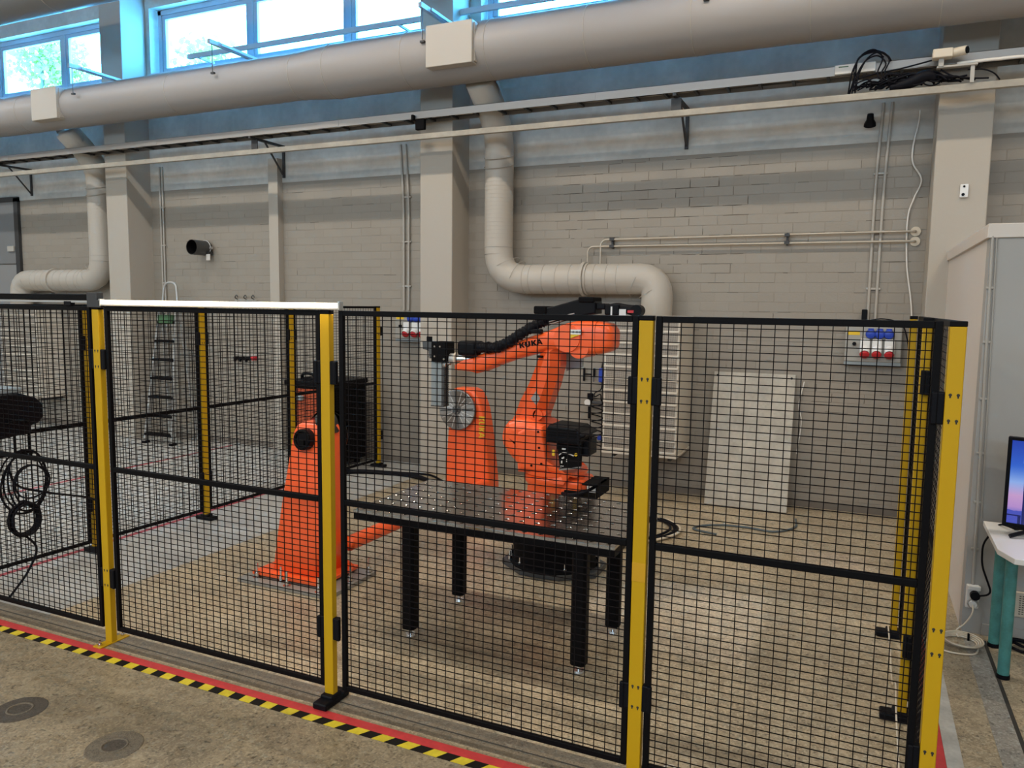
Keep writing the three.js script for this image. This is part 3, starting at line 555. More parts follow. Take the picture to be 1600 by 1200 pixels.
diffuser(-12.62, -11.75, 0.5, 1.95, ZW + 0.012, -7.9, 'cream perforated air diffuser behind the fence at the far left');
{ // board leaning on the wall
  const t = thing('leaning_board', 'large white board leaning against the wall behind the right fence panel', 'board', [-0.98, 0.002, -7.99]);
  t.rotation.x = -0.235;
  part('panel', bx(0.815, 1.40, 0.03, 0, 0.70, 0, 0.004), M.whiteBoard, t);
  for (const [x, y] of [[-0.37, 1.36], [0.37, 1.36]]) part('fixing_hole', disc([x, y, 0.0155], [0, 0, 1], 0.012, 0.002, 10), M.blackPlastic, t);
  one('plastic_wrap', cable([[-0.53, 0.55, ZW + 0.03], [-0.50, 0.9, ZW + 0.03], [-0.53, 1.05, ZW + 0.03], [-0.49, 1.3, ZW + 0.03]], 0.006), M.white, 'crumpled strip of clear wrap hanging right of the leaning board', 'wrap');
  // air hose and tools hung on the wall beside the diffuser
  const z = ZW;
  const names = [['hex_key', 'small black T-handled key hung on the wall, leftmost of the small tools'], ['screwdriver', 'small black screwdriver hung on the wall between the key and the blue air gun']];
  const a = thing(...names[0], 'tool'); part('shaft', bx(0.022, 0.15, 0.02, -2.85, 1.26, z + 0.03, 0.004), M.blackPlastic, a); part('handle', bx(0.09, 0.016, 0.02, -2.81, 1.265, z + 0.03, 0.004), M.blackPlastic, a);
  const b = thing(...names[1], 'tool'); part('grip', bx(0.024, 0.09, 0.024, -2.73, 1.29, z + 0.03, 0.006), M.blackPlastic, b); part('blade', bx(0.01, 0.07, 0.01, -2.735, 1.215, z + 0.03), M.steelDark, b);
  const c = thing('air_gun', 'blue air gun hung on the wall left of the diffuser', 'air gun'); part('body', bx(0.05, 0.16, 0.04, -2.645, 1.26, z + 0.04, 0.012), M.blue, c); part('nozzle', rod([-2.64, 1.34, z + 0.04], [-2.63, 1.40, z + 0.05], 0.008), M.steelDark, c);
  for (const [x, l] of [[-2.84, 'small wall hook above the black T-handled key'], [-2.74, 'small wall hook above the small black screwdriver'], [-2.63, 'small wall hook above the blue air gun']]) { const h = thing('wall_hook', l, 'hook', [0, 0, 0], 0, 'hooks above the small tools'); part('peg', rod([x, 1.545, z], [x, 1.55, z + 0.05], 0.012), M.bracket, h); }
  const f = thing('air_regulator', 'dark air pressure regulator on the wall above the coiled hose', 'regulator'); part('bowl', disc([-2.76, 1.0, z + 0.06], [0, 1, 0], 0.035, 0.10, 14), M.blackPlastic, f); part('gauge', disc([-2.775, 0.95, z + 0.11], [0, 0, 1], 0.036, 0.02, 16), M.label, f); part('drain', rod([-2.77, 0.9, z + 0.06], [-2.77, 0.76, z + 0.06], 0.014), M.blackPlastic, f); part('outlet', bx(0.14, 0.035, 0.04, -2.68, 0.95, z + 0.06, 0.006), M.steelDark, f);
  const pts = [[-2.63, 1.19, z + 0.04], [-2.64, 1.1, z + 0.05], [-2.70, 1.06, z + 0.08], [-2.69, 1.02, z + 0.12], [-2.63, 1.05, z + 0.10], [-2.63, 0.98, z + 0.06]];
  for (let i = 0; i <= 60; i++) { const y = 0.94 - i / 60 * 0.5, w = 0.065; pts.push([-2.67 + w * Math.cos(i * 0.62), y, z + 0.07 + 0.045 * Math.sin(i * 0.62)]); }
  const hs = thing('coiled_air_hose', 'thin coiled air hose hanging under the regulator on the wall', 'hose'); part('coil', cable(pts, 0.0065, 320, 6), M.hose, hs);
  part('blue_coupling', bx(0.05, 0.05, 0.05, -2.63, 0.55, z + 0.08, 0.012), M.blue, hs);
  one('cable_duct_strip', span(-2.56, -2.535, 0.7, 1.5, z, z + 0.03), M.blackMatte, 'vertical black strip behind the coiled air hose', 'strip');
}
{ // aluminium step ladder
  const t = thing('step_ladder', 'aluminium step ladder with black treads standing against the left wall', 'ladder', [-9.02, 0, -8.0], 0.02);
  const H = 2.0;
  const fx = (s, y) => s * (0.26 - 0.11 * y / H), fz = (y) => 0.22 - 0.26 * y / H;
  for (const s of [-1, 1]) part('stile', bar([fx(s, 0), 0.02, fz(0)], [fx(s, H), H, fz(H)], 0.03, 0.07), M.aluDull, t);
  for (let i = 0; i < 7; i++) { const y = 0.14 + i * 0.265; part('tread', bx(2 * fx(1, y), 0.035, 0.11, 0, y, fz(y), 0.004), M.blackMatte, t); }
  part('guard_rail', sweep(fillet([[-0.15, 1.95, -0.05], [-0.11, 2.30, -0.07], [0.11, 2.30, -0.07], [0.15, 1.95, -0.05]], 0.1), 0.018, 10), M.aluDull, t);
  for (const s of [-1, 1]) part('rear_leg', bar([s * 0.27, 0.02, -0.24], [s * 0.16, 1.86, -0.07], 0.025, 0.05), M.aluDull, t);
  part('platform', bx(0.32, 0.03, 0.2, 0, 1.9, -0.08, 0.004), M.greyBlue, t);
  part('green_tray', bx(0.26, 0.12, 0.12, 0.02, 1.78, 0.02, 0.01), M.green, t);
  for (const s of [-1, 1]) part('foot', bx(0.06, 0.04, 0.1, s * 0.26, 0.02, 0.22, 0.008), M.blackPlastic, t);
}

// ---------------------------------------------------------------- safety fence: posts and mesh panels
const ZF = -3.05, FT = 2.0;
const wireCache = {};
function wireMesh(len, y0, y1, mid) {
  const key = len.toFixed(3); if (wireCache[key]) return wireCache[key];
  const w = 0.0034, g = [], nV = Math.round(len / 0.05), nH = Math.round((y1 - y0) / 0.0305);
  for (let i = 1; i < nV; i++) g.push(bx(w, y1 - y0, w, len * i / nV, (y0 + y1) / 2, 0.001));
  for (let i = 1; i < nH; i++) g.push(bx(len, w, w, len / 2, y0 + (y1 - y0) * i / nH, -0.0015));
  return (wireCache[key] = join(g));
}
function fencePanel(label, a, b) {          // from a=[x,z] to b=[x,z]
  const len = Math.hypot(b[0] - a[0], b[1] - a[1]), t = thing('mesh_fence', label, 'fence panel', [a[0], 0, a[1]], Math.atan2(-(b[1] - a[1]), b[0] - a[0]), 'black mesh panels of the safety fence');
  const y0 = 0.085, y1 = 2.003, f = 0.026, d = 0.022;
  part('upright', span(0, f, y0, y1, -d / 2, d / 2, 0.003), M.black, t); part('upright', span(len - f, len, y0, y1, -d / 2, d / 2, 0.003), M.black, t);
  part('top_rail', span(f, len - f, y1 - f, y1, -d / 2, d / 2, 0.003), M.black, t); part('bottom_rail', span(f, len - f, y0, y0 + f, -d / 2, d / 2, 0.003), M.black, t);
  part('middle_rail', span(f, len - f, 1.047, 1.073, -d / 2, d / 2, 0.003), M.black, t);
  const m = new THREE.Mesh(wireMesh(len, y0 + 0.012, y1 - 0.012), M.wire); m.name = 'wire_mesh'; t.add(m);
  return t;
}
// post: w along the fence line, dp across it; local +Z is the outer face
function fencePost(label, x, z, turn, o) {
  const t = thing('fence_post', label, 'fence post', [x, 0, z], turn, 'yellow posts of the safety fence');
  const w = o.w || 0.056, dp = o.d || 0.038;
  part('post_tube', span(-w / 2, w / 2, 0.008, 1.985, -dp / 2, dp / 2, 0.004), M.yellow, t);
  part('end_cap', span(-w / 2 - 0.001, w / 2 + 0.001, 1.985, 2.004, -dp / 2 - 0.001, dp / 2 + 0.001, 0.003), M.black, t, 'black plastic end cap');
  if (o.shoe) part('foot_cover', [bx(w + 0.03, 0.035, 0.2, 0, 0.02, 0, 0.01), bx(w + 0.022, 0.05, 0.09, 0, 0.03, 0, 0.012)], M.blackPlastic, t, 'black plastic foot cover');
  else { part('base_plate', bx(w + 0.01, 0.008, 0.2, 0, 0.005, 0, 0.002), M.yellow, t); for (const s of [-1, 1]) part('anchor_bolt', [disc([0, 0.014, s * 0.078], [0, 1, 0], 0.013, 0.012, 6), disc([0, 0.026, s * 0.078], [0, 1, 0], 0.006, 0.03, 8)], M.chrome, t); }
  const keys = [];
  for (const y of o.keys || [1.66, 0.36]) for (const dy of [0, 0.09]) for (const dx of [-0.011, 0.013]) keys.push(disc([dx, y + dy, dp / 2], [0, 0, 1], 0.0055, 0.0012, 10), span(dx - 0.0025, dx + 0.0025, y + dy - 0.011, y + dy - 0.003, dp / 2 - 0.0006, dp / 2 + 0.0006));
  if (keys.length) part('keyhole', keys, M.groove, t).userData.kind = 'stuff';
  for (const s of o.sides || [-1, 1]) for (const y of o.clamps || [1.70, 0.40]) part('clamp', [bx(0.03, 0.115, 0.034, s * (w / 2 + 0.012), y, (o.cz || 0), 0.006), bx(0.02, 0.115, 0.02, s * (w / 2 + 0.03), y, (o.cz || 0) + 0.012, 0.006)], M.blackPlastic, t, 'black clamp holding the panel');
  return t;
}
fencePanel('black mesh fence panel leftmost in the front row, cut by the picture edge', [-5.53, ZF], [-4.045, ZF]);
fencePanel('black mesh fence panel under the glowing light bar, in front of the near orange pedestal', [-3.925, ZF], [-2.405, ZF]);
fencePanel('black mesh fence panel in front of the robot and the perforated steel table', [-2.295, ZF], [-0.815, ZF]);
fencePanel('narrow black mesh fence panel in front of the leaning white board', [-0.745, ZF], [0.262, ZF]);
fencePost('yellow front fence post left of the light bar, with a bolted yellow base plate', -3.99, ZF, 0, { w: 0.055 });
fencePost('yellow front fence post right of the light bar, with a black foot cover', -2.372, ZF, 0, { shoe: true, w: 0.055, keys: [] });
const midPost = fencePost('yellow front fence post between the table panel and the narrow right panel', -0.782, ZF, 0, { shoe: true, w: 0.058 });
part('cover_plate', span(-0.0285, 0.0285, 0.905, 0.985, 0.019, 0.0205, 0.0005), mat([0.55, 0.30, 0.006], 0.5), midPost, 'small deeper yellow cover plate');
fencePost('large nearest yellow corner post at the right end of the fence', 0.306, ZF + 0.0, 0, { w: 0.052, d: 0.06, sides: [-1], keys: [1.66, 0.82, 0.36] });
fencePost('yellow front-left corner post of the fence outside the picture edge', -5.56, ZF, 0, { sides: [1] });
const leftP = [[-5.60, -3.12], [-5.56, -4.15], [-5.50, -5.25], [-5.47, -6.43], [-5.41, -7.95]];
const leftLab = ['black mesh panel of the left fence side behind the hanging black cables', 'black mesh panel of the left fence side, behind the left front post', 'black mesh panel of the left fence side in front of the step ladder', 'black mesh panel of the left fence side in front of the black control cabinet'];
for (let i = 0; i < 4; i++) { const a = leftP[i], b = leftP[i + 1], L = Math.hypot(b[0] - a[0], b[1] - a[1]), ux = (b[0] - a[0]) / L, uz = (b[1] - a[1]) / L; fencePanel(leftLab[i], [a[0] + ux * 0.04, a[1] + uz * 0.04], [b[0] - ux * 0.04, b[1] - uz * 0.04]); }
const postLab = ['yellow left-side fence post just left of the left front post', 'yellow left-side fence post with a black foot seen under the light bar', 'yellow left-side fence post beside the orange cabinet door', 'yellow left-side fence post nearest to the back wall and the middle column'];
for (let i = 1; i < 5; i++) fencePost(postLab[i - 1], leftP[i][0], leftP[i][1], Math.PI / 2, { shoe: true, w: 0.055, cz: 0, sides: i === 4 ? [1] : [-1, 1] });
const XR = 0.324;
fencePanel('black mesh panel of the right fence side next to the corner post, seen edge on', [XR, -3.10], [XR, -4.10]);
fencePanel('black mesh panel of the right fence side furthest back, seen edge on', [XR, -4.17], [XR, -5.18]);
fencePost('yellow right-side fence post in the middle of the right fence side', 0.290, -4.135, Math.PI / 2, { shoe: true, w: 0.055, d: 0.04 });
fencePost('yellow right-side fence post at the back end of the right fence side', 0.290, -5.21, Math.PI / 2, { shoe: true, w: 0.055, d: 0.04, sides: [1] });
{ // light bars on top of the fence
  const t = thing('light_bar', 'glowing warm white light bar on top of the fence above the near orange pedestal', 'light bar');
  part('channel', span(-3.93, -2.285, 2.006, 2.016, -3.052, -3.022, 0.002), M.alu, t);
  part('glowing_tube', span(-3.93, -2.285, 2.016, 2.039, -3.048, -3.024, 0.008), mat([0.8, 0.8, 0.8], 0.4, 0, { emissive: C(1, 0.84, 0.56), emissiveIntensity: 6 }), t);
  for (const x of [-3.935, -2.28]) part('end_piece', span(x - 0.006, x + 0.006, 2.006, 2.046, -3.052, -3.02, 0.002), M.aluDull, t);
  const l = new THREE.RectAreaLight(C(...LED.color), LED.level, 1.62, 0.03); l.position.set(-3.105, 2.03, -3.018); l.lookAt(-3.105, 0.9, -2.2); scene.add(l);
  const l2 = new THREE.RectAreaLight(C(...LED.color), LED.level, 1.62, 0.03); l2.position.set(-3.105, 2.03, -3.054); l2.lookAt(-3.105, 0.6, -4.2); scene.add(l2);
  const u = thing('light_bar', 'unlit black light bar on top of the leftmost front fence panel', 'light bar');
  part('channel', span(-5.5, -4.03, 2.036, 2.072, -3.06, -3.03, 0.004), M.black, u);
  part('diffuser_strip', span(-5.5, -4.03, 2.022, 2.034, -3.052, -3.034, 0.002), M.aluDull, u);
  part('end_bracket', [span(-4.04, -3.955, 1.996, 2.082, -3.065, -3.02, 0.005), span(-3.96, -3.93, 1.996, 2.04, -3.06, -3.02, 0.004)], M.bracket, u);
  part('clip', span(-4.25, -4.19, 2.004, 2.03, -3.06, -3.03, 0.003), M.blackPlastic, u);
}

// ---------------------------------------------------------------- welding positioner: two orange pedestals joined by a floor beam
function turntable(t, x, y, z, dir, R) {
  const d = part('face_plate', lathe([[0.02, 0], [0.02, 0.035], [R - 0.006, 0.035], [R, 0.03], [R, 0], [0.02, 0]], 56).rotateX(Math.PI / 2 * 1).scale(1, 1, dir).translate(x, y, z), new THREE.MeshPhysicalMaterial({ color: C(0.34, 0.345, 0.35), metalness: 1, roughness: 0.36 }), t, 'grey slotted steel face plate');
  const zf = z + dir * 0.035;
  const fg = new THREE.RingGeometry(0.02, R - 0.007, 72, 6), fp = fg.attributes.position, fu = fg.attributes.uv;   // turned face: uv runs round the disc
  for (let i = 0; i < fp.count; i++) { const k = i % 73; fu.setXY(i, k / 72 * 8, Math.hypot(fp.getX(i), fp.getY(i))); }
  if (dir < 0) fg.rotateY(Math.PI); fg.translate(x, y, zf + dir * 0.0006);
  const fm = new THREE.Mesh(fg, M.turned); fm.name = 'turned_face'; d.add(fm);
  for (let i = 0; i < 16; i++) { const a = i / 16 * Math.PI * 2 + 0.1, p = (r) => [x + r * Math.cos(a), y + r * Math.sin(a), zf]; part('slot', bar(p(0.06), p(R - 0.015), i % 4 === 0 ? 0.014 : 0.004, 0.003), i % 4 === 0 ? M.steelDark : M.label, d); }
  part('hub', [disc([x, y, zf], [0, 0, 1], 0.045, 0.02, 24), disc([x, y, zf + dir * 0.01], [0, 0, 1], 0.02, 0.03, 16)], M.steelDark, d);
  for (let i = 0; i < 6; i++) { const a = i / 6 * Math.PI * 2; part('bolt', disc([x + 0.033 * Math.cos(a), y + 0.033 * Math.sin(a), zf + dir * 0.012], [0, 0, 1], 0.006, 0.008, 8), M.chrome, d); }
  part('bearing_ring', disc([x, y, z - dir * 0.045], [0, 0, 1], R * 0.8, 0.05, 40), M.bearing, t, 'dark red bearing ring');
}
{
  const t = thing('positioner', 'orange two-column workpiece positioner with slotted turning plates and a floor beam', 'positioner');
  const X = -3.65;
  // near column: leans inward, motor on its outer face
  const near = part('near_column', loft('y', [[0.06, -3.875, -3.45, -4.475, 0.185, 9], [0.30, -3.86, -3.455, -4.49, 0.17, 9], [0.62, -3.835, -3.465, -4.515, 0.145, 9], [0.92, -3.805, -3.475, -4.54, 0.12, 8], [1.08, -3.785, -3.485, -4.55, 0.11, 7], [1.135, -3.765, -3.50, -4.555, 0.10, 6], [1.16, -3.725, -3.54, -4.56, 0.085, 5]], 40), M.orange, t);
  part('foot_flange', span(-3.985, -3.36, 0.045, 0.07, -4.675, -4.22, 0.004), M.orange, near);
  part('foot_gusset', extr([[-3.45, 0.07], [-3.37, 0.07], [-3.37, 0.085], [-3.45, 0.13]], -4.62, -4.59), M.orange, near);
  part('motor', disc([X + 0.005, 1.045, -4.43], [0, 0.1, 1], 0.078, 0.09, 28), M.blackPlastic, near, 'black round drive motor');
  part('motor_ring', ring([X + 0.005, 1.05, -4.384], [0, 0.1, 1], 0.062, 0.012, 28), M.black, near); part('connector', bx(0.05, 0.04, 0.03, X + 0.01, 1.03, -4.378, 0.006), M.blackMatte, near);
  part('gearbox', sweep([[X + 0.05, 1.13, -4.55], [X + 0.14, 1.17, -4.58]], 0.09, 16), M.steelDark, near);
  turntable(t, X - 0.01, 1.045, -4.70, -1, 0.185);
  // far column faces the near one
  const far = part('far_column', loft('y', [[0.03, -3.83, -3.29, -6.92, 0.13, 10], [0.30, -3.815, -3.31, -6.92, 0.125, 10], [0.72, -3.79, -3.355, -6.918, 0.12, 9], [0.98, -3.77, -3.395, -6.915, 0.115, 8], [1.10, -3.755, -3.43, -6.91, 0.11, 7], [1.17, -3.74, -3.48, -6.91, 0.108, 7], [1.195, -3.715, -3.53, -6.91, 0.10, 6]], 40), M.orange, t);
  part('lettering', letters('KUKA', 0.062, 0.004).rotateZ(-Math.PI / 2).translate(-3.395, 0.82, -6.8), M.labelYellow, far, 'yellow upright lettering');
  part('foot_flange', span(-3.95, -3.2, 0.02, 0.045, -7.12, -6.72, 0.004), M.orange, far);
  turntable(t, X, 0.985, -6.78, 1, 0.203);
  part('floor_beam', sweep([[-3.37, 0.265, -4.56], [-3.37, 0.235, -6.85]], 0.056, 20), M.orange, t);
  // floor plates and anchors
  const pl = part('floor_plate', span(-4.06, -3.23, 0.0, 0.03, -4.71, -4.145, 0.003), M.platePale, t, 'bare steel floor plate');
  for (const [x, z] of [[-3.93, -4.21], [-3.62, -4.17], [-3.34, -4.17], [-3.27, -4.44], [-3.26, -4.66], [-3.95, -4.66], [-3.72, -4.225]]) part('anchor_bolt', [disc([x, 0.055, z], [0, 1, 0], 0.017, 0.03, 6), disc([x, 0.09, z], [0, 1, 0], 0.009, 0.1, 10), disc([x, 0.033, z], [0, 1, 0], 0.028, 0.006, 16)], M.chrome, pl);
  part('floor_plate', span(-4.0, -3.15, 0.0, 0.02, -7.2, -6.65, 0.003), M.steel, t);
}

// ---------------------------------------------------------------- robot arm
{
  const t = thing('robot_arm', 'large orange industrial robot arm on a black pedestal behind the steel table', 'robot arm');
  const cx = -2.10, cz = -5.5;
  // pedestal
  const oct = []; for (let i = 0; i < 8; i++) { const a = (i + 0.5) / 8 * Math.PI * 2; oct.push([0.42 * Math.cos(a), 0.34 * Math.sin(a)]); }
  const pd = part('pedestal', lathe([[0, 0.04], [0.345, 0.04], [0.345, 0.055], [0.315, 0.07], [0.315, 0.44], [0.345, 0.445], [0.345, 0.475], [0, 0.475]], 48, [cx, 0, cz]), M.blackMatte, t, 'round black steel pedestal');
  part('base_plate', extr(oct, 0, 0.045, 0.004).rotateX(-Math.PI / 2).translate(cx, 0, cz), M.steelDark, pd);
  for (let i = 0; i < 12; i++) { const a = i / 12 * Math.PI * 2; part('anchor_bolt', [disc([cx + 0.365 * Math.cos(a), 0.065, cz + 0.29 * Math.sin(a)], [0, 1, 0], 0.017, 0.03, 6), disc([cx + 0.365 * Math.cos(a), 0.095, cz + 0.29 * Math.sin(a)], [0, 1, 0], 0.008, 0.05, 10)], M.chrome, pd); }
  // base frame
  const bs = part('base_frame', lathe([[0, 0.475], [0.27, 0.475], [0.27, 0.52], [0.225, 0.55], [0.215, 0.66], [0.235, 0.69], [0.24, 0.73], [0.225, 0.76], [0, 0.76]], 44, [cx, 0, cz]), M.orange, t);
  part('base_lug', [bx(0.16, 0.13, 0.34, cx + 0.19, 0.675, cz + 0.02, 0.03), disc([cx + 0.265, 0.71, cz + 0.12], [0, 1, 0], 0.03, 0.07, 16)], M.orange, bs);
  part('connector_panel', bx(0.16, 0.14, 0.3, cx + 0.22, 0.60, cz + 0.05, 0.015), M.blackMatte, bs, 'black connector panel');
  part('cable_shield', [span(-1.78, -1.665, 0.745, 0.755, -5.5, -5.2), span(-1.675, -1.665, 0.655, 0.755, -5.5, -5.2)], M.blackMatte, bs); part('shield_plate', span(-1.79, -1.72, 0.66, 0.73, -5.36, -5.35), M.label, bs);
  part('base_cable', cable([[-1.95, 0.655, -5.25], [-1.85, 0.67, -5.18], [-1.75, 0.70, -5.2], [-1.69, 0.735, -5.3]], 0.012), M.hose, bs);
  // rotating column (side outline, bevelled)
  const co = part('rotating_column', [extr([[-2.345, 0.76], [-2.352, 0.83], [-2.42, 0.895], [-2.472, 0.965], [-2.484, 1.03], [-2.468, 1.10], [-2.425, 1.155], [-2.36, 1.185], [-2.27, 1.188], [-2.19, 1.168], [-2.125, 1.14], [-2.10, 1.03], [-2.075, 0.87], [-2.0, 0.80], [-1.89, 0.80], [-1.875, 0.76]], cz - 0.20, cz + 0.235, 0.085, [], 5), extr([[-2.30, 0.80], [-2.31, 0.90], [-2.345, 0.99], [-2.32, 1.08], [-2.24, 1.13], [-2.12, 1.12], [-2.08, 0.86], [-2.06, 0.80]], cz + 0.20, cz + 0.25, 0.02)], M.orange, t);
  part('turn_ring', disc([cx, 0.775, cz], [0, 1, 0], 0.245, 0.03, 44), M.orange, co);
  for (const [x, y] of [[-2.15, 1.10], [-2.14, 0.98], [-2.12, 0.86], [-2.2, 0.84]]) part('bolt', disc([x, y, cz + 0.252], [0, 0, 1], 0.009, 0.008, 8), M.black, co);
  const mo = part('drive_motor', [extr([[-2.07, 1.035], [-2.075, 1.125], [-2.05, 1.165], [-1.84, 1.155], [-1.80, 1.125], [-1.765, 1.115], [-1.765, 1.10], [-1.80, 1.08], [-1.81, 1.03]], cz + 0.0, cz + 0.30, 0.015)], M.blackPlastic, t, 'finned black drive motor');
  for (let i = 0; i < 5; i++) part('cooling_fin', span(-2.05, -1.83, 1.05 + i * 0.021, 1.056 + i * 0.021, cz + 0.295, cz + 0.306), M.blackMatte, mo);
  part('rear_housing', span(-1.83, -1.775, 0.93, 1.05, cz - 0.02, cz + 0.18, 0.012), M.blackPlastic, mo);
  const cp = part('cable_plate', extr([[-2.012, 1.03], [-1.815, 1.03], [-1.822, 0.86], [-1.98, 0.825]], cz + 0.19, cz + 0.225, 0.003), M.blackMatte, t, 'black cable connection plate');
  part('lower_edge', bar([-1.985, 0.825, cz + 0.22], [-1.82, 0.858, cz + 0.22], 0.012, 0.03), M.alu, cp);
  for (const [x, y, w, h] of [[-1.95, 0.985, 0.03, 0.012], [-1.96, 0.915, 0.012, 0.01], [-1.95, 0.92, 0.008, 0.014], [-1.925, 0.90, 0.008, 0.02], [-1.965, 0.885, 0.01, 0.02], [-1.97, 0.85, 0.008, 0.016], [-1.955, 0.852, 0.008, 0.014]]) part('connector', bx(w, h, 0.01, x, y, cz + 0.23, 0.002), M.label, cp);
  for (const k of [0, 1, 2]) part('signal_cable', cable([[-1.985, 0.945 - k * 0.008, cz + 0.235], [-1.95, 0.97 - k * 0.01, cz + 0.25], [-1.90, 0.965 - k * 0.012, cz + 0.245], [-1.87, 0.95 - k * 0.01, cz + 0.235]], 0.0045, 24, 6), k === 1 ? M.label : M.hose, cp);
  part('earth_terminal', disc([-1.855, 0.95, cz + 0.23], [0, 0, 1], 0.012, 0.012, 12), M.labelYellow, cp); part('warning_tag', bx(0.02, 0.045, 0.004, -2.03, 0.95, cz + 0.236), M.labelYellow, cp);
  // link arm
  const lk = part('link_arm', extr([[-2.44, 0.95], [-2.484, 1.03], [-2.478, 1.08], [-2.452, 1.125], [-2.41, 1.20], [-2.374, 1.30], [-2.30, 1.44], [-2.24, 1.59], [-2.205, 1.69], [-2.17, 1.76], [-2.0, 1.76], [-2.048, 1.68], [-2.046, 1.59], [-2.082, 1.44], [-2.13, 1.30], [-2.165, 1.20], [-2.165, 1.10], [-2.18, 0.98], [-2.28, 0.92]], cz - 0.11, cz + 0.145, 0.062, [], 1), M.orange, t);
  part('sticker', extr([[-2.215, 1.393], [-2.18, 1.338], [-2.213, 1.285], [-2.258, 1.332]], 0, 0.002).translate(0, 0, cz + 0.1455), M.labelGrey, lk, 'grey diamond sticker');
  part('stop_buffer', bx(0.045, 0.018, 0.03, -2.19, 1.655, cz + 0.135, 0.005), M.black, lk);
  part('axis_flange', [disc([-2.2, 1.21, cz + 0.12], [0, 0, 1], 0.04, 0.05, 20), disc([-2.155, 1.225, cz + 0.1], [0, 0, 1], 0.02, 0.07, 16)], M.orange, lk);
  part('counter_plate', extr([[-2.10, 1.70], [-1.95, 1.665], [-1.955, 1.565], [-2.085, 1.53]], cz - 0.19, cz - 0.15, 0.006), M.greyBlue, lk, 'grey side plate');
  // upper arm
  const za = cz + 0.03;
  const ua = part('upper_arm', loft('x', [[-1.628, 1.85, 1.755, za, 0.08, 3.0], [-1.636, 1.88, 1.728, za, 0.11, 3.4], [-1.665, 1.912, 1.708, za, 0.135, 3.8], [-1.71, 1.925, 1.692, za, 0.145, 4], [-1.79, 1.935, 1.676, za, 0.15, 4], [-1.90, 1.93, 1.672, za, 0.16, 4], [-1.935, 1.925, 1.682, za, 0.16, 4], [-2.01, 1.905, 1.70, za, 0.155, 4], [-2.09, 1.87, 1.705, za, 0.145, 4], [-2.14, 1.852, 1.70, za, 0.135, 3.6], [-2.27, 1.812, 1.662, za, 0.115, 3.2], [-2.40, 1.766, 1.626, za, 0.105, 3], [-2.54, 1.715, 1.577, za, 0.098, 3], [-2.68, 1.668, 1.516, za, 0.095, 3], [-2.765, 1.636, 1.495, za, 0.09, 3], [-2.80, 1.60, 1.502, za, 0.075, 3]], 36), M.orange, t);
  part('seam', loft('x', [[-1.748, 1.933, 1.683, za, 0.1475, 4], [-1.752, 1.933, 1.683, za, 0.1475, 4]], 36), M.orangeDoor, ua);
  part('shoulder_hub', disc([-1.96, 1.80, za + 0.15], [0, 0, 1], 0.105, 0.035, 36, 0.10), M.orange, ua);
  for (const [x, y] of [[-2.02, 1.86], [-2.018, 1.82], [-2.015, 1.76], [-2.012, 1.725]]) part('bolt', disc([x, y, za + 0.16], [0, 0, 1], 0.008, 0.012, 8), M.black, ua);
  part('lower_lobe', disc([-1.87, 1.73, za + 0.0], [0, 0, 1], 0.075, 0.30, 32), M.orange, ua);
  part('sticker', [span(-1.926, -1.84, 1.832, 1.868, za + 0.176, za + 0.179)], M.label, ua, 'white printed sticker');
  part('sticker', extr([[-1.926, 1.831], [-1.85, 1.831], [-1.926, 1.803]], za + 0.176, za + 0.179), M.labelYellow, ua, 'yellow sticker');
  for (const [x, w] of [[-1.91, 0.015], [-1.885, 0.02], [-1.86, 0.012]]) part('sticker_print', span(x, x + w, 1.842, 1.858, za + 0.179, za + 0.1796), M.greyBlue, ua);
  part('lettering', letters('KUKA', 0.042, 0.006).scale(1.35, 1, 1).rotateZ(0.20).rotateY(-0.125).translate(-2.262, 1.752, za + 0.119), M.black, ua, 'black lettering');
  // wrist fork, bright wrist drum and mounting flange
  const wr = part('wrist', [loft('x', [[-2.78, 1.56, 1.50, za - 0.06, 0.03, 4], [-2.86, 1.565, 1.51, za - 0.06, 0.03, 4], [-2.99, 1.552, 1.516, za - 0.05, 0.025, 4]], 20)], M.orange, t);
  part('fork_side', loft('x', [[-2.77, 1.62, 1.51, za + 0.07, 0.02, 4], [-2.86, 1.60, 1.515, za + 0.07, 0.02, 4], [-2.93, 1.56, 1.515, za + 0.07, 0.018, 4]], 20), M.orange, wr);
  part('wrist_drum', disc([-2.885, 1.60, za], [1, 0.02, 0], 0.04, 0.15, 28), M.chrome, wr, 'bright metal wrist drum'); part('wrist_flange', disc([-2.962, 1.60, za], [1, 0.02, 0], 0.055, 0.014, 28), M.cream, wr); part('tool_flange', disc([-3.0, 1.60, za], [1, 0.02, 0], 0.045, 0.06, 24), M.aluDull, wr);
  part('wrist_block', bx(0.06, 0.05, 0.07, -2.83, 1.62, za, 0.008), M.blackPlastic, wr);
  // energy supply: hose, holder, cover
  const es = part('hose_cover', [extr([[-2.235, 2.028], [-2.19, 2.032], [-2.185, 2.02], [-2.10, 2.035], [-1.91, 2.088], [-1.79, 2.088], [-1.772, 2.065], [-1.772, 1.985], [-1.91, 1.96], [-2.22, 1.955], [-2.245, 1.99]], za - 0.09, za + 0.08, 0.012)], M.blackPlastic, t, 'black hose cover');
  part('front_clamp', bx(0.10, 0.06, 0.2, -2.205, 2.005, za, 0.012), M.blackMatte, es); part('rear_clamp', bx(0.12, 0.04, 0.2, -1.84, 2.085, za, 0.01), M.blackMatte, es);
  part('guide_block', extr([[-2.22, 1.96], [-1.95, 1.965], [-1.95, 1.95], [-2.12, 1.905], [-2.215, 1.895]], za - 0.07, za + 0.07, 0.008), M.blackMatte, es);
  for (const k of [0, 1, 2]) part('guide_rod', rod([-2.13, 1.90 + k * 0.018, za + 0.09], [-1.93, 1.955 + k * 0.014, za + 0.09], 0.005, 8), M.alu, es);
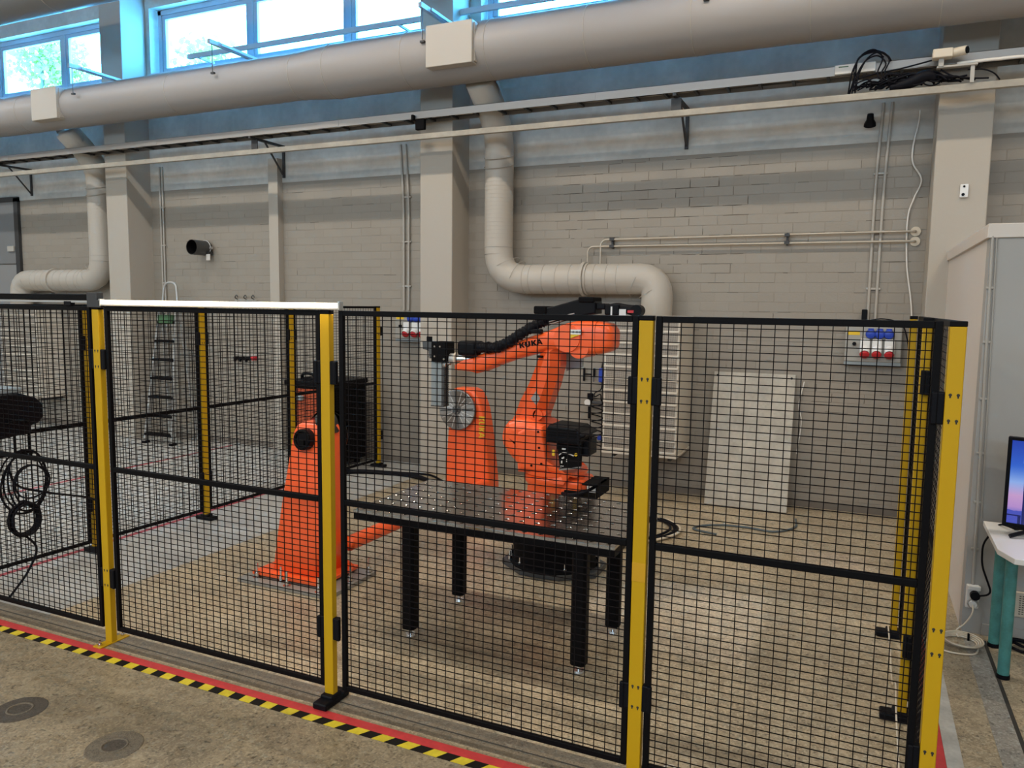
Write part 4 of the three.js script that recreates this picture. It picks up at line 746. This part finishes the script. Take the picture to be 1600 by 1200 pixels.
  part('carrier', [span(-1.775, -1.705, 2.015, 2.06, za - 0.07, za + 0.06, 0.01), span(-1.71, -1.60, 1.975, 2.055, za - 0.07, za + 0.06, 0.012)], M.blackPlastic, es);
  part('hose_loop', sweep(curve([[-1.70, 2.02, za], [-1.60, 2.025, za], [-1.50, 2.01, za - 0.01], [-1.465, 2.005, za - 0.02]], 20), (u) => 0.034 + 0.006 * Math.sin(u * 70) ** 2, 16), M.hose, es);
  part('hose_end_cap', disc([-1.475, 2.01, za], [0, 0, 1], 0.042, 0.10, 24), M.blackPlastic, es);
  part('sticker', bx(0.012, 0.075, 0.002, -1.655, 2.0, za + 0.062), M.label, es); part('sticker', bx(0.05, 0.05, 0.002, -1.575, 1.995, za + 0.05), M.label, es); part('sticker', bx(0.045, 0.018, 0.002, -1.515, 2.003, za + 0.052), M.red, es);
  const hz = za + 0.10;
  const hp = curve([[-2.16, 1.935, za + 0.03], [-2.20, 1.915, za + 0.06], [-2.28, 1.865, hz], [-2.37, 1.81, hz + 0.01], [-2.46, 1.752, hz + 0.02], [-2.56, 1.712, hz + 0.02], [-2.66, 1.708, hz], [-2.74, 1.71, hz - 0.03]], 150);
  part('hose', sweep(hp, (u) => 0.036 + 0.006 * (Math.sin(u * 150) > 0 ? 1 : 0) + ((u * 7.5) % 1 < 0.16 ? 0.006 : 0), 16), M.hose, es, 'ribbed black hose');
  part('hose_end', [bx(0.165, 0.118, 0.14, -2.815, 1.695, za + 0.06, 0.03), disc([-2.75, 1.705, za + 0.06], [1, 0, 0], 0.05, 0.06, 20)], M.blackPlastic, es);
  part('hose_clip', bx(0.09, 0.035, 0.05, -2.22, 1.845, za + 0.11, 0.01), M.blackPlastic, es);
  // tool: dark clamp head carrying a long grey beam with a toothed edge
  const tl = part('tool_head', [bx(0.13, 0.165, 0.16, -3.09, 1.655, za, 0.008), bx(0.05, 0.12, 0.12, -3.04, 1.64, za, 0.008)], M.blackMatte, t, 'dark tool head');
  part('tool_arm', extr([[-3.25, 1.735], [-3.15, 1.735], [-3.15, 1.60], [-3.185, 1.60], [-3.19, 1.66], [-3.245, 1.675]], za - 0.06, za + 0.06, 0.004), M.steelDark, tl);
  part('sensor', disc([-3.205, 1.755, za + 0.02], [0, 1, 0], 0.024, 0.04, 16), M.blackPlastic, tl);
  for (const [x, y] of [[-3.12, 1.70], [-3.07, 1.70], [-3.12, 1.62], [-3.035, 1.60], [-3.17, 1.615]]) part('screw', disc([x, y, za + 0.083], [0, 0, 1], 0.008, 0.008, 8), M.chrome, tl);
  part('tool_beam', [span(-3.172, -3.075, 1.215, 1.575, za - 0.05, za + 0.05, 0.004), span(-3.14, -3.13, 1.215, 1.575, za + 0.05, za + 0.053)], M.greyBlue, tl, 'long grey hanging beam');
  const teeth = [span(-3.075, -3.055, 1.215, 1.575, za - 0.03, za + 0.045)]; for (let i = 0; i < 22; i++) teeth.push(bx(0.008, 0.008, 0.07, -3.052, 1.225 + i * 0.0158, za + 0.01));
  part('tooth_strip', teeth, M.steelDark, tl).userData.kind = 'stuff';
  part('beam_end', span(-3.175, -3.06, 1.205, 1.217, za - 0.05, za + 0.05, 0.003), M.steelDark, tl);
  part('fitting', [disc([-3.03, 1.565, za + 0.03], [1, 0, 0], 0.016, 0.05, 12), bx(0.03, 0.03, 0.03, -3.05, 1.55, za + 0.04, 0.005)], M.chrome, tl);
}

// ---------------------------------------------------------------- perforated steel table
{
  const t = thing('steel_table', 'low perforated steel table on four thick black legs in front of the robot', 'table');
  const x0 = -2.815, x1 = -1.13, z0 = -4.80, z1 = -3.86, y = 0.745, nx = 17, nz = 10, holes = [];
  for (let i = 0; i < nx; i++) for (let j = 0; j < nz; j++) { const h = new THREE.Path(); h.absarc(x0 + 0.045 + i * (x1 - x0 - 0.09) / (nx - 1), -(z0 + 0.045 + j * (z1 - z0 - 0.09) / (nz - 1)), 0.0135, 0, Math.PI * 2, false); holes.push(h); }
  const s = new THREE.Shape([[x0, -z1], [x1, -z1], [x1, -z0], [x0, -z0]].map(([a, b]) => new THREE.Vector2(a, b))); s.holes = holes;
  const g = new THREE.ExtrudeGeometry(s, { depth: 0.014, bevelEnabled: true, bevelThickness: 0.003, bevelSize: 0.0035, bevelOffset: -0.0035, bevelSegments: 1, curveSegments: 7 });
  g.rotateX(-Math.PI / 2); g.translate(0, y, 0);
  part('table_top', g, M.plateTop, t, 'perforated steel plate');
  part('edge_strip', span(x0, x1, y - 0.045, y, z1 - 0.012, z1 - 0.002, 0.002), M.black, t); part('edge_strip', span(x0, x1, y - 0.045, y, z0 + 0.002, z0 + 0.012, 0.002), M.black, t);
  part('edge_strip', span(x0 + 0.002, x0 + 0.012, y - 0.045, y, z0 + 0.012, z1 - 0.012, 0.002), M.black, t); part('edge_strip', span(x1 - 0.012, x1 - 0.002, y - 0.045, y, z0 + 0.012, z1 - 0.012, 0.002), M.black, t);
  for (let i = 0; i < 8; i++) part('edge_bolt', disc([x0 + 0.12 + i * 0.2, y - 0.022, z1], [0, 0, 1], 0.008, 0.006, 8), M.black, t);
  for (const [x, z] of [[-2.435, -3.915], [-1.335, -3.915], [-2.43, -4.54], [-1.315, -4.50]]) {
    const l = part('leg', extr([[-0.043, -0.028], [-0.028, -0.043], [0.028, -0.043], [0.043, -0.028], [0.043, 0.028], [0.028, 0.043], [-0.028, 0.043], [-0.043, 0.028]], 0.05, y, 0).rotateX(-Math.PI / 2).translate(x, 0, z), M.black, t, 'thick black leg');
    part('leveling_foot', [disc([x, 0.008, z], [0, 1, 0], 0.034, 0.012, 24, 0.03), disc([x, 0.03, z], [0, 1, 0], 0.011, 0.05, 12), disc([x, 0.042, z], [0, 1, 0], 0.022, 0.012, 6)], M.chrome, l);
  }
}

// ---------------------------------------------------------------- robot control cabinet, wire feeder, cables
{
  const t = thing('control_cabinet', 'black and orange robot control cabinet behind the left fence near the back wall', 'cabinet');
  const x0 = -6.42, x1 = -5.74, z0 = -8.15, z1 = -7.46;
  part('body', span(x0, x1, 0.07, 1.03, z0, z1, 0.01), M.blackMatte, t);
  part('lid', span(x0 - 0.02, x1 + 0.03, 1.03, 1.085, z0 - 0.02, z1 + 0.03, 0.01), M.blackPlastic, t);
  const d = part('door', span(x0 + 0.03, x1 - 0.0, 0.12, 0.99, z1, z1 + 0.02, 0.006), M.orangeDoor, t, 'orange front door');
  part('handle', bx(0.17, 0.06, 0.05, x0 + 0.2, 0.88, z1 + 0.04, 0.012), M.greyBlue, d);
  for (const [x, z] of [[x0 + 0.08, z0 + 0.08], [x1 - 0.08, z0 + 0.08], [x0 + 0.08, z1 - 0.08], [x1 - 0.08, z1 - 0.08]]) part('foot', span(x - 0.03, x + 0.03, 0, 0.07, z - 0.03, z + 0.03, 0.006), M.blackPlastic, t);
  part('switch', bx(0.012, 0.05, 0.03, x1 + 0.006, 0.93, -7.62, 0.004), M.label, t); part('side_grille', span(x1, x1 + 0.006, 0.2, 0.75, -8.05, -7.6), M.black, t);
  const p = thing('teach_panel', 'black hand-held control panel with cable lying on the control cabinet', 'control panel'); part('case', bx(0.28, 0.04, 0.2, -6.1, 1.106, -7.62, 0.015), M.blackPlastic, p); part('grip', cable([[-6.25, 1.1, -7.54], [-6.22, 1.16, -7.52], [-6.1, 1.17, -7.52], [-5.99, 1.12, -7.54]], 0.018, 24), M.blackPlastic, p); part('lamp', disc([-5.8, 1.095, -7.62], [0, 1, 0], 0.02, 0.03, 12), M.label, p);
  const f = thing('wire_feeder', 'black welding wire feeder box on a thin stand behind the leftmost front panel', 'wire feeder');
  part('case', extr([[3.02, 1.13], [3.02, 1.40], [3.34, 1.405], [3.46, 1.36], [3.51, 1.31], [3.51, 1.22], [3.47, 1.18], [3.42, 1.17], [3.42, 1.12], [3.2, 1.10]], 0, 0.24, 0.015).rotateY(Math.PI / 2).translate(-5.42, 0, 0), M.blackPlastic, f);
  part('cover', span(-5.40, -5.2, 1.40, 1.44, -3.38, -3.2, 0.012), M.greyBlue, f);
  part('handle', sweep(fillet([[-5.185, 1.2, -3.26], [-5.15, 1.22, -3.26], [-5.15, 1.22, -3.38], [-5.185, 1.2, -3.38]], 0.02), 0.01, 8), M.black, f);
  for (const z of [-3.44, -3.34, -3.15]) part('stand_leg', rod([-5.25, 0.97, z], [-5.25, 1.12, z], 0.009, 8), M.black, f); part('stand_bar', rod([-5.25, 0.975, -3.46], [-5.25, 0.975, -3.12], 0.010, 8), M.black, f);
  for (const z of [-3.2, -3.4]) part('mounting_arm', span(-5.585, -5.41, 1.14, 1.17, z - 0.015, z + 0.015), M.black, f);
  const loops = thing('hanging_cables', 'large loops of black welding cable hanging below the wire feeder', 'cable'); const lx = -5.2;
  for (let n = 0; n < 6; n++) { const cy = 0.785 + rr(-0.03, 0.02), cz = -3.36 + rr(-0.02, 0.02), ry = 0.20 + rr(-0.04, 0.02) - (n > 3 ? 0.06 : 0), rz = 0.16 + rr(-0.03, 0.01) - (n > 3 ? 0.03 : 0), pts = []; for (let i = 0; i < 20; i++) { const a = i / 20 * Math.PI * 2; pts.push([lx + n * 0.011 + 0.01 * Math.sin(a * 2 + n), cy + ry * Math.cos(a), cz + rz * Math.sin(a)]); } part('loop', sweep(curve(pts, 60, true), 0.006, 7, false), M.hose, loops); }
  part('hanging_strap', cable([[lx, 0.985, -3.30], [lx + 0.02, 1.0, -3.34], [lx + 0.03, 0.96, -3.38], [lx, 0.985, -3.42]], 0.012, 30), M.black, loops);
  part('trailing_cable', cable([[lx, 0.92, -3.25], [lx, 0.78, -3.3], [lx - 0.02, 0.68, -3.5], [lx - 0.06, 0.61, -3.7], [lx - 0.15, 0.52, -3.95], [lx - 0.22, 0.44, -4.1]], 0.008), M.hose, loops);
  const coil = thing('cable_coil', 'tight coil of thin black cable hanging under the big cable loops', 'cable');
  for (let n = 0; n < 9; n++) { const pts = []; const R = 0.095 + rr(-0.014, 0.016); for (let i = 0; i < 16; i++) { const a = i / 16 * Math.PI * 2; pts.push([lx + 0.08 + rr(-0.004, 0.004) + (n - 4) * 0.006, 0.545 + R * 1.1 * Math.cos(a) + rr(-0.004, 0.004), -3.30 + R * Math.sin(a)]); } part('turn', sweep(curve(pts, 44, true), 0.0065, 7, false), M.hose, coil); }
  part('cable_end', cable([[lx + 0.08, 0.45, -3.28], [lx + 0.09, 0.33, -3.36], [lx + 0.06, 0.18, -3.32], [lx + 0.02, 0.012, -3.2]], 0.008), M.hose, coil);
  part('tie_strap', cable([[lx + 0.08, 0.63, -3.30], [lx + 0.1, 0.67, -3.30], [lx + 0.07, 0.72, -3.32]], 0.006, 20), M.black, coil);
  // floor cables in the cell
  one('floor_cable', cable([[-5.62, 0.03, -7.3], [-5.4, 0.03, -7.5], [-5.1, 0.025, -7.6], [-4.77, 0.03, -7.62], [-4.45, 0.03, -7.5], [-4.2, 0.03, -7.2], [-4.0, 0.03, -7.1]], 0.028), M.hose, 'thick black cable on the floor from the control cabinet towards the far orange pedestal', 'cable');
  one('floor_cable', cable([[-5.7, 0.014, -7.4], [-5.3, 0.014, -7.65], [-5.0, 0.014, -7.72], [-4.6, 0.014, -7.8], [-4.3, 0.014, -7.6]], 0.013), M.hose, 'thinner black cable beside the thick one on the floor near the back wall', 'cable');
  const fc = thing('floor_cable', 'bundle of black cables looping over the floor right of the robot pedestal', 'cable');
  for (const [k, dx, c] of [[0, 0, M.hose], [1, 0.05, M.cream], [2, -0.04, M.hose], [3, 0.02, M.hose]]) part('strand', cable([[-1.9, 0.02, -5.8], [-1.7 + dx, 0.02, -6.3], [-1.55 + dx, 0.02, -6.5], [-1.44 + dx, 0.02 + k * 0.006, -6.75], [-1.5 + dx, 0.02, -7.0], [-1.68 + dx, 0.02, -7.15], [-1.85 + dx, 0.02, -7.0], [-1.95, 0.02, -6.6]], 0.012, 60), c, fc);
  one('floor_cable', cable([[-0.47, 0.012, -7.75], [-0.46, 0.012, -7.45], [-0.62, 0.012, -7.22], [-0.85, 0.012, -7.25], [-1.1, 0.012, -7.22], [-1.28, 0.012, -7.08], [-1.3, 0.012, -6.98], [-1.08, 0.012, -6.90]], 0.010, 80), mat([0.08, 0.11, 0.13], 0.5), 'thin blue-grey cable in a long loop on the floor in front of the leaning board', 'cable');
}

// ---------------------------------------------------------------- floor markings and floor sockets
{
  for (const [x, lab] of [[-5.70, 'red painted floor line running along the outside of the left fence'], [-8.06, 'red painted floor line further left, near the step ladder']]) one('floor_line', span(x - 0.025, x + 0.025, 0.0015, 0.0035, x < -7 ? -8.2 : -8.3, -2.0), M.redLine, lab, 'floor line');
  const z = -2.94;
  one('red_tape', span(-8, 0.25, 0.0005, 0.0025, z - 0.028, z + 0.028), M.redTape, 'long red floor tape running along the front of the fence beside the hazard tape', 'floor tape');
  const t = thing('hazard_tape', 'black and yellow striped hazard tape along the front of the fence', 'floor tape');
  const w = 0.052, p = 0.0705, za = z + 0.029, zb = za + w;
  for (let i = 0; i < 100; i++) {
    const x = -6.9 + i * p, sk = x > -2.75 ? 0.03 * Math.min(1, (x + 2.75) * 2) : 0.0;
    const g = new THREE.BufferGeometry(), h = 0.0024, q = [[x, za], [x + p, za], [x + p - sk, zb], [x - sk, zb]];
    const P = [...q.map(([a, b]) => [a, 0.0004, b]), ...q.map(([a, b]) => [a, h, b])], F = [4, 7, 6, 4, 6, 5]; for (let k = 0; k < 4; k++) { const n = (k + 1) % 4; F.push(k, k + 4, n, n, k + 4, n + 4); }
    g.setAttribute('position', new THREE.Float32BufferAttribute(F.flatMap((k) => P[k]), 3)); g.computeVertexNormals();
    part(i % 2 ? 'black_stripe' : 'yellow_stripe', g, i % 2 ? M.hazardBlack : M.hazardYellow, t);
  }
  one('white_tape', span(0.46, 0.53, 0.0005, 0.0028, -5.3, -2.6), M.whiteTape, 'white floor tape beside the right corner post', 'floor tape');
  one('red_tape', span(0.40, 0.459, 0.0005, 0.0026, -5.9, -2.6), M.redTape, 'red floor tape beside the white tape at the right corner post', 'floor tape');
  const labs = ['round cast floor socket at the bottom left picture edge', 'round cast floor socket with a sunken middle, right of the other one'];
  [[-3.72, -2.32], [-3.02, -2.30]].forEach(([x, zz], i) => {
    const s = thing('floor_socket', labs[i], 'floor socket', [x, 0, zz]);
    part('outer_ring', lathe([[0.062, 0.0005], [0.062, 0.004], [0.118, 0.005], [0.124, 0.0005]], 48), i ? M.iron : M.ironDark, s);
    part('inner_rim', lathe([[0.05, 0.001], [0.052, 0.007], [0.060, 0.007], [0.062, 0.001]], 40), M.iron, s);
    part('cover', lathe([[0, 0.002], [0.05, 0.0025], [0.0505, 0.0005]], 36), M.ironDark, s);
  });
}
// ---------------------------------------------------------------- white partition room on the right, desk and screen
{
  const P = structureGroup('wall_partition');
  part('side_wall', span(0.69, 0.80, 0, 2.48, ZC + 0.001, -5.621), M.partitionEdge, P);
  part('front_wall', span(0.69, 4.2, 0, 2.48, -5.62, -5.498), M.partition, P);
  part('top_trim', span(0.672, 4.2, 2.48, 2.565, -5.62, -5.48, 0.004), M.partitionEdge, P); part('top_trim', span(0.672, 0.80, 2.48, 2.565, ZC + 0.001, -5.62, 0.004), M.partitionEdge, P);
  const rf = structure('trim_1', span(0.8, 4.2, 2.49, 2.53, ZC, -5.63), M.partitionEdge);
  part('baseboard', span(0.80, 4.2, 0, 0.075, -5.498, -5.486, 0.003), M.partition, P);
  const cd = thing('conduit', 'thin grey conduit with clips running down the corner of the white partition', 'conduit');
  part('pipe', rod([0.735, 0.30, -5.487], [0.70, 2.49, -5.487], 0.0085, 10), M.conduit, cd); part('pipe', rod([0.752, 0.75, -5.489], [0.722, 2.49, -5.489], 0.005, 8), M.conduit, cd);
  for (const y of [0.55, 0.85, 1.16, 1.5, 1.85, 2.18]) part('clip', bx(0.04, 0.014, 0.014, 0.734 - 0.035 * (y - 0.3) / 2.19, y, -5.49, 0.003), M.conduit, cd);
  const o = thing('double_outlet', 'white double wall outlet low on the partition with two plugs in it', 'outlet');
  part('outlet_plate', bx(0.072, 0.15, 0.03, 0.735, 0.245, -5.484, 0.008), M.white, o); part('outlet_lid', bx(0.07, 0.03, 0.02, 0.742, 0.305, -5.465, 0.006), M.white, o);
  part('outlet_ring', ring([0.738, 0.205, -5.468], [0, 0, 1], 0.028, 0.005, 24), M.conduit, o);
  const pw = thing('power_cable', 'black power cable running from the desk down to the upper outlet', 'cable');
  part('plug', disc([0.745, 0.262, -5.45], [0, 0, 1], 0.027, 0.035, 20), M.blackPlastic, pw);
  part('cord', sweep(fillet([[0.745, 0.262, -5.44], [0.835, 0.285, -5.44], [0.77, 0.46, -5.46], [0.765, 0.6, -5.45], [0.83, 0.765, -5.35], [0.88, 0.775, -5.22]], 0.05, 6), 0.006, 8), M.hose, pw);
  part('cable_tag', bx(0.012, 0.012, 0.012, 0.845, 0.775, -5.3, 0.002), mat([0.45, 0.6, 0.05], 0.5), pw);
  const wc = thing('white_power_cable', 'coil of white power cable on the floor below the outlet', 'cable');
  part('plug', disc([0.738, 0.205, -5.455], [0, 0, 1], 0.022, 0.03, 18), M.white, wc);
  part('cord', cable([[0.738, 0.205, -5.44], [0.735, 0.16, -5.42], [0.70, 0.08, -5.43], [0.655, 0.03, -5.42], [0.66, 0.012, -5.36]], 0.0055, 40), M.cream, wc);
  for (let n = 0; n < 4; n++) { const pts = []; for (let i = 0; i < 18; i++) { const a = i / 18 * Math.PI * 2; pts.push([0.665 + (0.09 + n * 0.006) * Math.cos(a) + n * 0.004, 0.009 + n * 0.008, -5.30 + (0.085 + n * 0.012) * Math.sin(a) + n * 0.006]); } part('coil_turn', sweep(curve(pts, 50, true), 0.0055, 7, false), M.cream, wc); }
  part('cable_tie', bx(0.012, 0.05, 0.02, 0.715, 0.02, -5.36, 0.003), M.black, wc);
  part('cord', cable([[0.76, 0.009, -5.27], [0.72, 0.009, -5.13], [0.6, 0.009, -5.1], [0.5, 0.009, -5.14]], 0.0055, 30), M.cream, wc);
  // desk
  const d = thing('desk', 'white desk on round speckled teal legs at the right picture edge', 'desk');
  part('desk_top', extr([[0.755, 5.42], [0.745, 4.80], [0.80, 4.64], [2.3, 4.64], [2.3, 5.42]].map(([a, b]) => [a, b]), 0, 0.03, 0.003).rotateX(-Math.PI / 2).translate(0, 0.722, 0).applyMatrix4(new THREE.Matrix4()), M.desk, d);
  for (const [x, z] of [[0.845, -5.33], [0.83, -4.88], [2.2, -5.33], [2.2, -4.75]]) { const l = part('leg', disc([x, 0.375, z], [0, 1, 0], 0.03, 0.70, 24), M.teal, d, 'speckled teal steel leg'); part('foot', disc([x, 0.012, z], [0, 1, 0], 0.034, 0.022, 24), M.blackPlastic, l); }
  // screen
  const W = 512, H = 512, c = document.createElement('canvas'); c.width = W; c.height = H; const q = c.getContext('2d');
  const gr = q.createLinearGradient(0, 0, 0, H); [['#1d3fae', 0], ['#2f63d0', 0.3], ['#8fb0ee', 0.5], ['#c99fd0', 0.66], ['#b78fd0', 0.8], ['#5a63c8', 0.9], ['#3a44b0', 1]].forEach(([a, b]) => gr.addColorStop(b, a)); q.fillStyle = gr; q.fillRect(0, 0, W, H);
  q.fillStyle = '#4652bd'; q.beginPath(); q.moveTo(0, 440); for (let x = 0; x <= W; x += 6) q.lineTo(x, 428 + 22 * fbm(x / 34, 3, 5, 3) - 8 + 6 * (hash(x, 2, 3) - 0.5)); q.lineTo(W, H); q.lineTo(0, H); q.fill();
  q.strokeStyle = '#0c1a62'; q.lineWidth = 8; q.strokeRect(-8, 462, 40, 60); q.strokeRect(52, 462, 420, 60); q.beginPath(); q.moveTo(42, 130); q.lineTo(42, H); q.stroke();
  q.fillStyle = '#1c4fa8'; q.fillRect(36, 46, 120, 88); q.fillStyle = '#2a86b8'; q.beginPath(); q.arc(60, 112, 22, 0, 7); q.arc(96, 100, 30, 0, 7); q.fill(); q.strokeStyle = '#9ec7f0'; q.lineWidth = 5; q.strokeRect(36, 46, 120, 88); q.lineWidth = 6; q.beginPath(); q.moveTo(40, 80); q.lineTo(64, 70); q.lineTo(90, 76); q.lineTo(150, 66); q.stroke();
  const st = new THREE.CanvasTexture(c); st.colorSpace = THREE.SRGBColorSpace;
  const tv = thing('flat_screen', 'flat screen showing a blue and pink picture on the white desk', 'screen', [0.835, 0, -5.17], -0.25);
  part('bezel', [span(-0.02, 0.0, 0.80, 1.322, -0.025, 0.02, 0.003), span(0.96, 0.98, 0.80, 1.322, -0.025, 0.02, 0.003), span(0, 0.96, 1.304, 1.322, -0.025, 0.02, 0.003), span(0, 0.96, 0.80, 0.822, -0.025, 0.02, 0.003)], M.blackPlastic, tv);
  part('back_shell', span(-0.015, 0.975, 0.80, 1.318, -0.05, -0.01, 0.01), M.blackMatte, tv);
  const sc = new THREE.Mesh(new THREE.PlaneGeometry(0.96, 0.482), mat([0.01, 0.01, 0.01], 0.25, 0, { emissive: C(1, 1, 1), emissiveMap: st, emissiveIntensity: 0.85 })); sc.position.set(0.48, 1.063, 0.012); sc.name = 'display'; tv.add(sc);
  part('stand_foot', [bar([0.03, 0.765, 0.10], [0.16, 0.81, 0], 0.02, 0.02), bar([0.03, 0.765, -0.12], [0.16, 0.81, 0], 0.02, 0.02)], M.blackPlastic, tv); part('stand_foot', [bar([0.95, 0.765, 0.10], [0.82, 0.81, 0], 0.02, 0.02), bar([0.95, 0.765, -0.12], [0.82, 0.81, 0], 0.02, 0.02)], M.blackPlastic, tv);
  const sl = new THREE.RectAreaLight(C(0.45, 0.55, 1), 0.5, 0.94, 0.47); sl.position.set(0.84 + 0.47, 1.063, -5.03); sl.lookAt(0.84 + 0.47 - 0.25, 1.063, -4.0); scene.add(sl);
  const v = thing('wall_vent', 'cream vent grille low on the partition behind the desk legs', 'vent');
  part('vent_plate', span(0.955, 1.2, 0.155, 0.315, -5.498, -5.478, 0.006), M.cream, v);
  const sv = []; for (let r = 0; r < 9; r++) for (let k = 0; k < 12; k++) sv.push(span(0.985 + k * 0.016, 0.995 + k * 0.016, 0.175 + r * 0.014, 0.180 + r * 0.014, -5.4785, -5.4772)); part('vent_slot', sv, M.groove, v).userData.kind = 'stuff';
  const rg = thing('floor_cable', 'tangle of dark cables lying on the floor under the desk', 'cable');
  for (let n = 0; n < 6; n++) { const pts = []; let x = 0.88 + rr(0, 0.05), z = -5.38 + rr(-0.04, 0.05); for (let i = 0; i < 7; i++) pts.push([x + i * 0.09 + rr(-0.03, 0.03), 0.012 + rr(0, 0.05), z + rr(-0.05, 0.06) + i * 0.01]); part('strand', cable(pts, rr(0.008, 0.012), 40), n % 3 ? M.hose : M.iron, rg); }
  // cables trailing along the right fence side
  one('fence_cable', cable([[0.255, 0.10, -5.12], [0.262, 0.05, -4.9], [0.262, 0.02, -4.5], [0.262, 0.14, -4.22], [0.258, 0.10, -4.0], [0.262, 0.012, -3.7], [0.262, 0.012, -3.3]], 0.0045, 70), M.cream, 'white cable running along the inside foot of the right fence side', 'cable');
  one('floor_wire', cable([[-0.72, 0.012, -3.15], [-0.66, 0.012, -3.24], [-0.60, 0.012, -3.15], [-0.55, 0.012, -3.0]], 0.004, 30), M.white, 'thin white wire end on the floor below the narrow right fence panel', 'wire');
}
// ---------------------------------------------------------------- trees outside the high windows
{
  const leafG = new THREE.BufferGeometry(); leafG.setAttribute('position', new THREE.Float32BufferAttribute([0, 0, 0, 0.07, 0.02, 0.05, 0, 0.03, 0.16, 0, 0, 0, 0, 0.03, 0.16, -0.07, 0.02, 0.05], 3)); leafG.setAttribute('uv', new THREE.Float32BufferAttribute([0, 0, 1, 0, 0.5, 1, 0, 0, 0.5, 1, 0, 1], 2)); leafG.computeVertexNormals();
  const tree = (label, x, z, top, R, n) => {
    const t = thing('tree', label, 'tree', [x, 0, z]);
    part('trunk', sweep(curve([[0, -1, 0], [0.1, top * 0.4, 0.05], [-0.1, top * 0.7, 0], [0, top * 0.95, 0.1]], 20), (u) => 0.2 * (1.1 - u), 10), M.bark, t);
    for (let k = 0; k < 7; k++) { const a = k * 2.4; part('branch', sweep(curve([[0, top * 0.5 + k * 0.25, 0], [Math.cos(a) * R * 0.4, top * 0.62 + k * 0.2, Math.sin(a) * R * 0.4], [Math.cos(a) * R * 0.8, top * 0.72 + k * 0.2, Math.sin(a) * R * 0.8]], 10), (u) => 0.05 * (1.1 - u), 6), M.bark, t); }
    const im = new THREE.InstancedMesh(leafG, M.leaf, n), m = new THREE.Matrix4(), q = new THREE.Quaternion(), e = new THREE.Euler();
    const cl = []; for (let k = 0; k < 34; k++) { const a = rr(0, 6.28), r = R * Math.sqrt(rnd()), y = top - R * 1.0 + rr(-1, 1) * R; const s = Math.max(0.2, 1 - Math.abs(y - (top - R)) / R * 0.7); cl.push([Math.cos(a) * r * s, y, Math.sin(a) * r * s]); }
    for (let i = 0; i < n; i++) { const c = cl[Math.floor(rnd() * 34)], a = rr(0, 6.28), b = Math.acos(rr(-1, 1)), r = 0.55 * Math.cbrt(rnd()); e.set(rr(0, 6.28), rr(0, 6.28), rr(0, 6.28)); q.setFromEuler(e); const s = rr(0.6, 1.2); m.compose(V(c[0] + r * Math.sin(b) * Math.cos(a), c[1] + r * Math.cos(b), c[2] + r * Math.sin(b) * Math.sin(a)), q, V(s, s, s)); im.setMatrixAt(i, m); }
    im.name = 'foliage'; im.userData.kind = 'stuff'; t.add(im);
  };
  tree('leafy green tree outside the left high window', -19.2, -13.5, 8.6, 1.9, 3600);
  tree('leafy green tree outside the middle high window, low at its left end', -14.0, -13.8, 7.75, 1.2, 2000);
}
scene.traverse((o) => { if (o.isMesh) { o.castShadow = true; o.receiveShadow = true; } });
renderer.render(scene, camera);
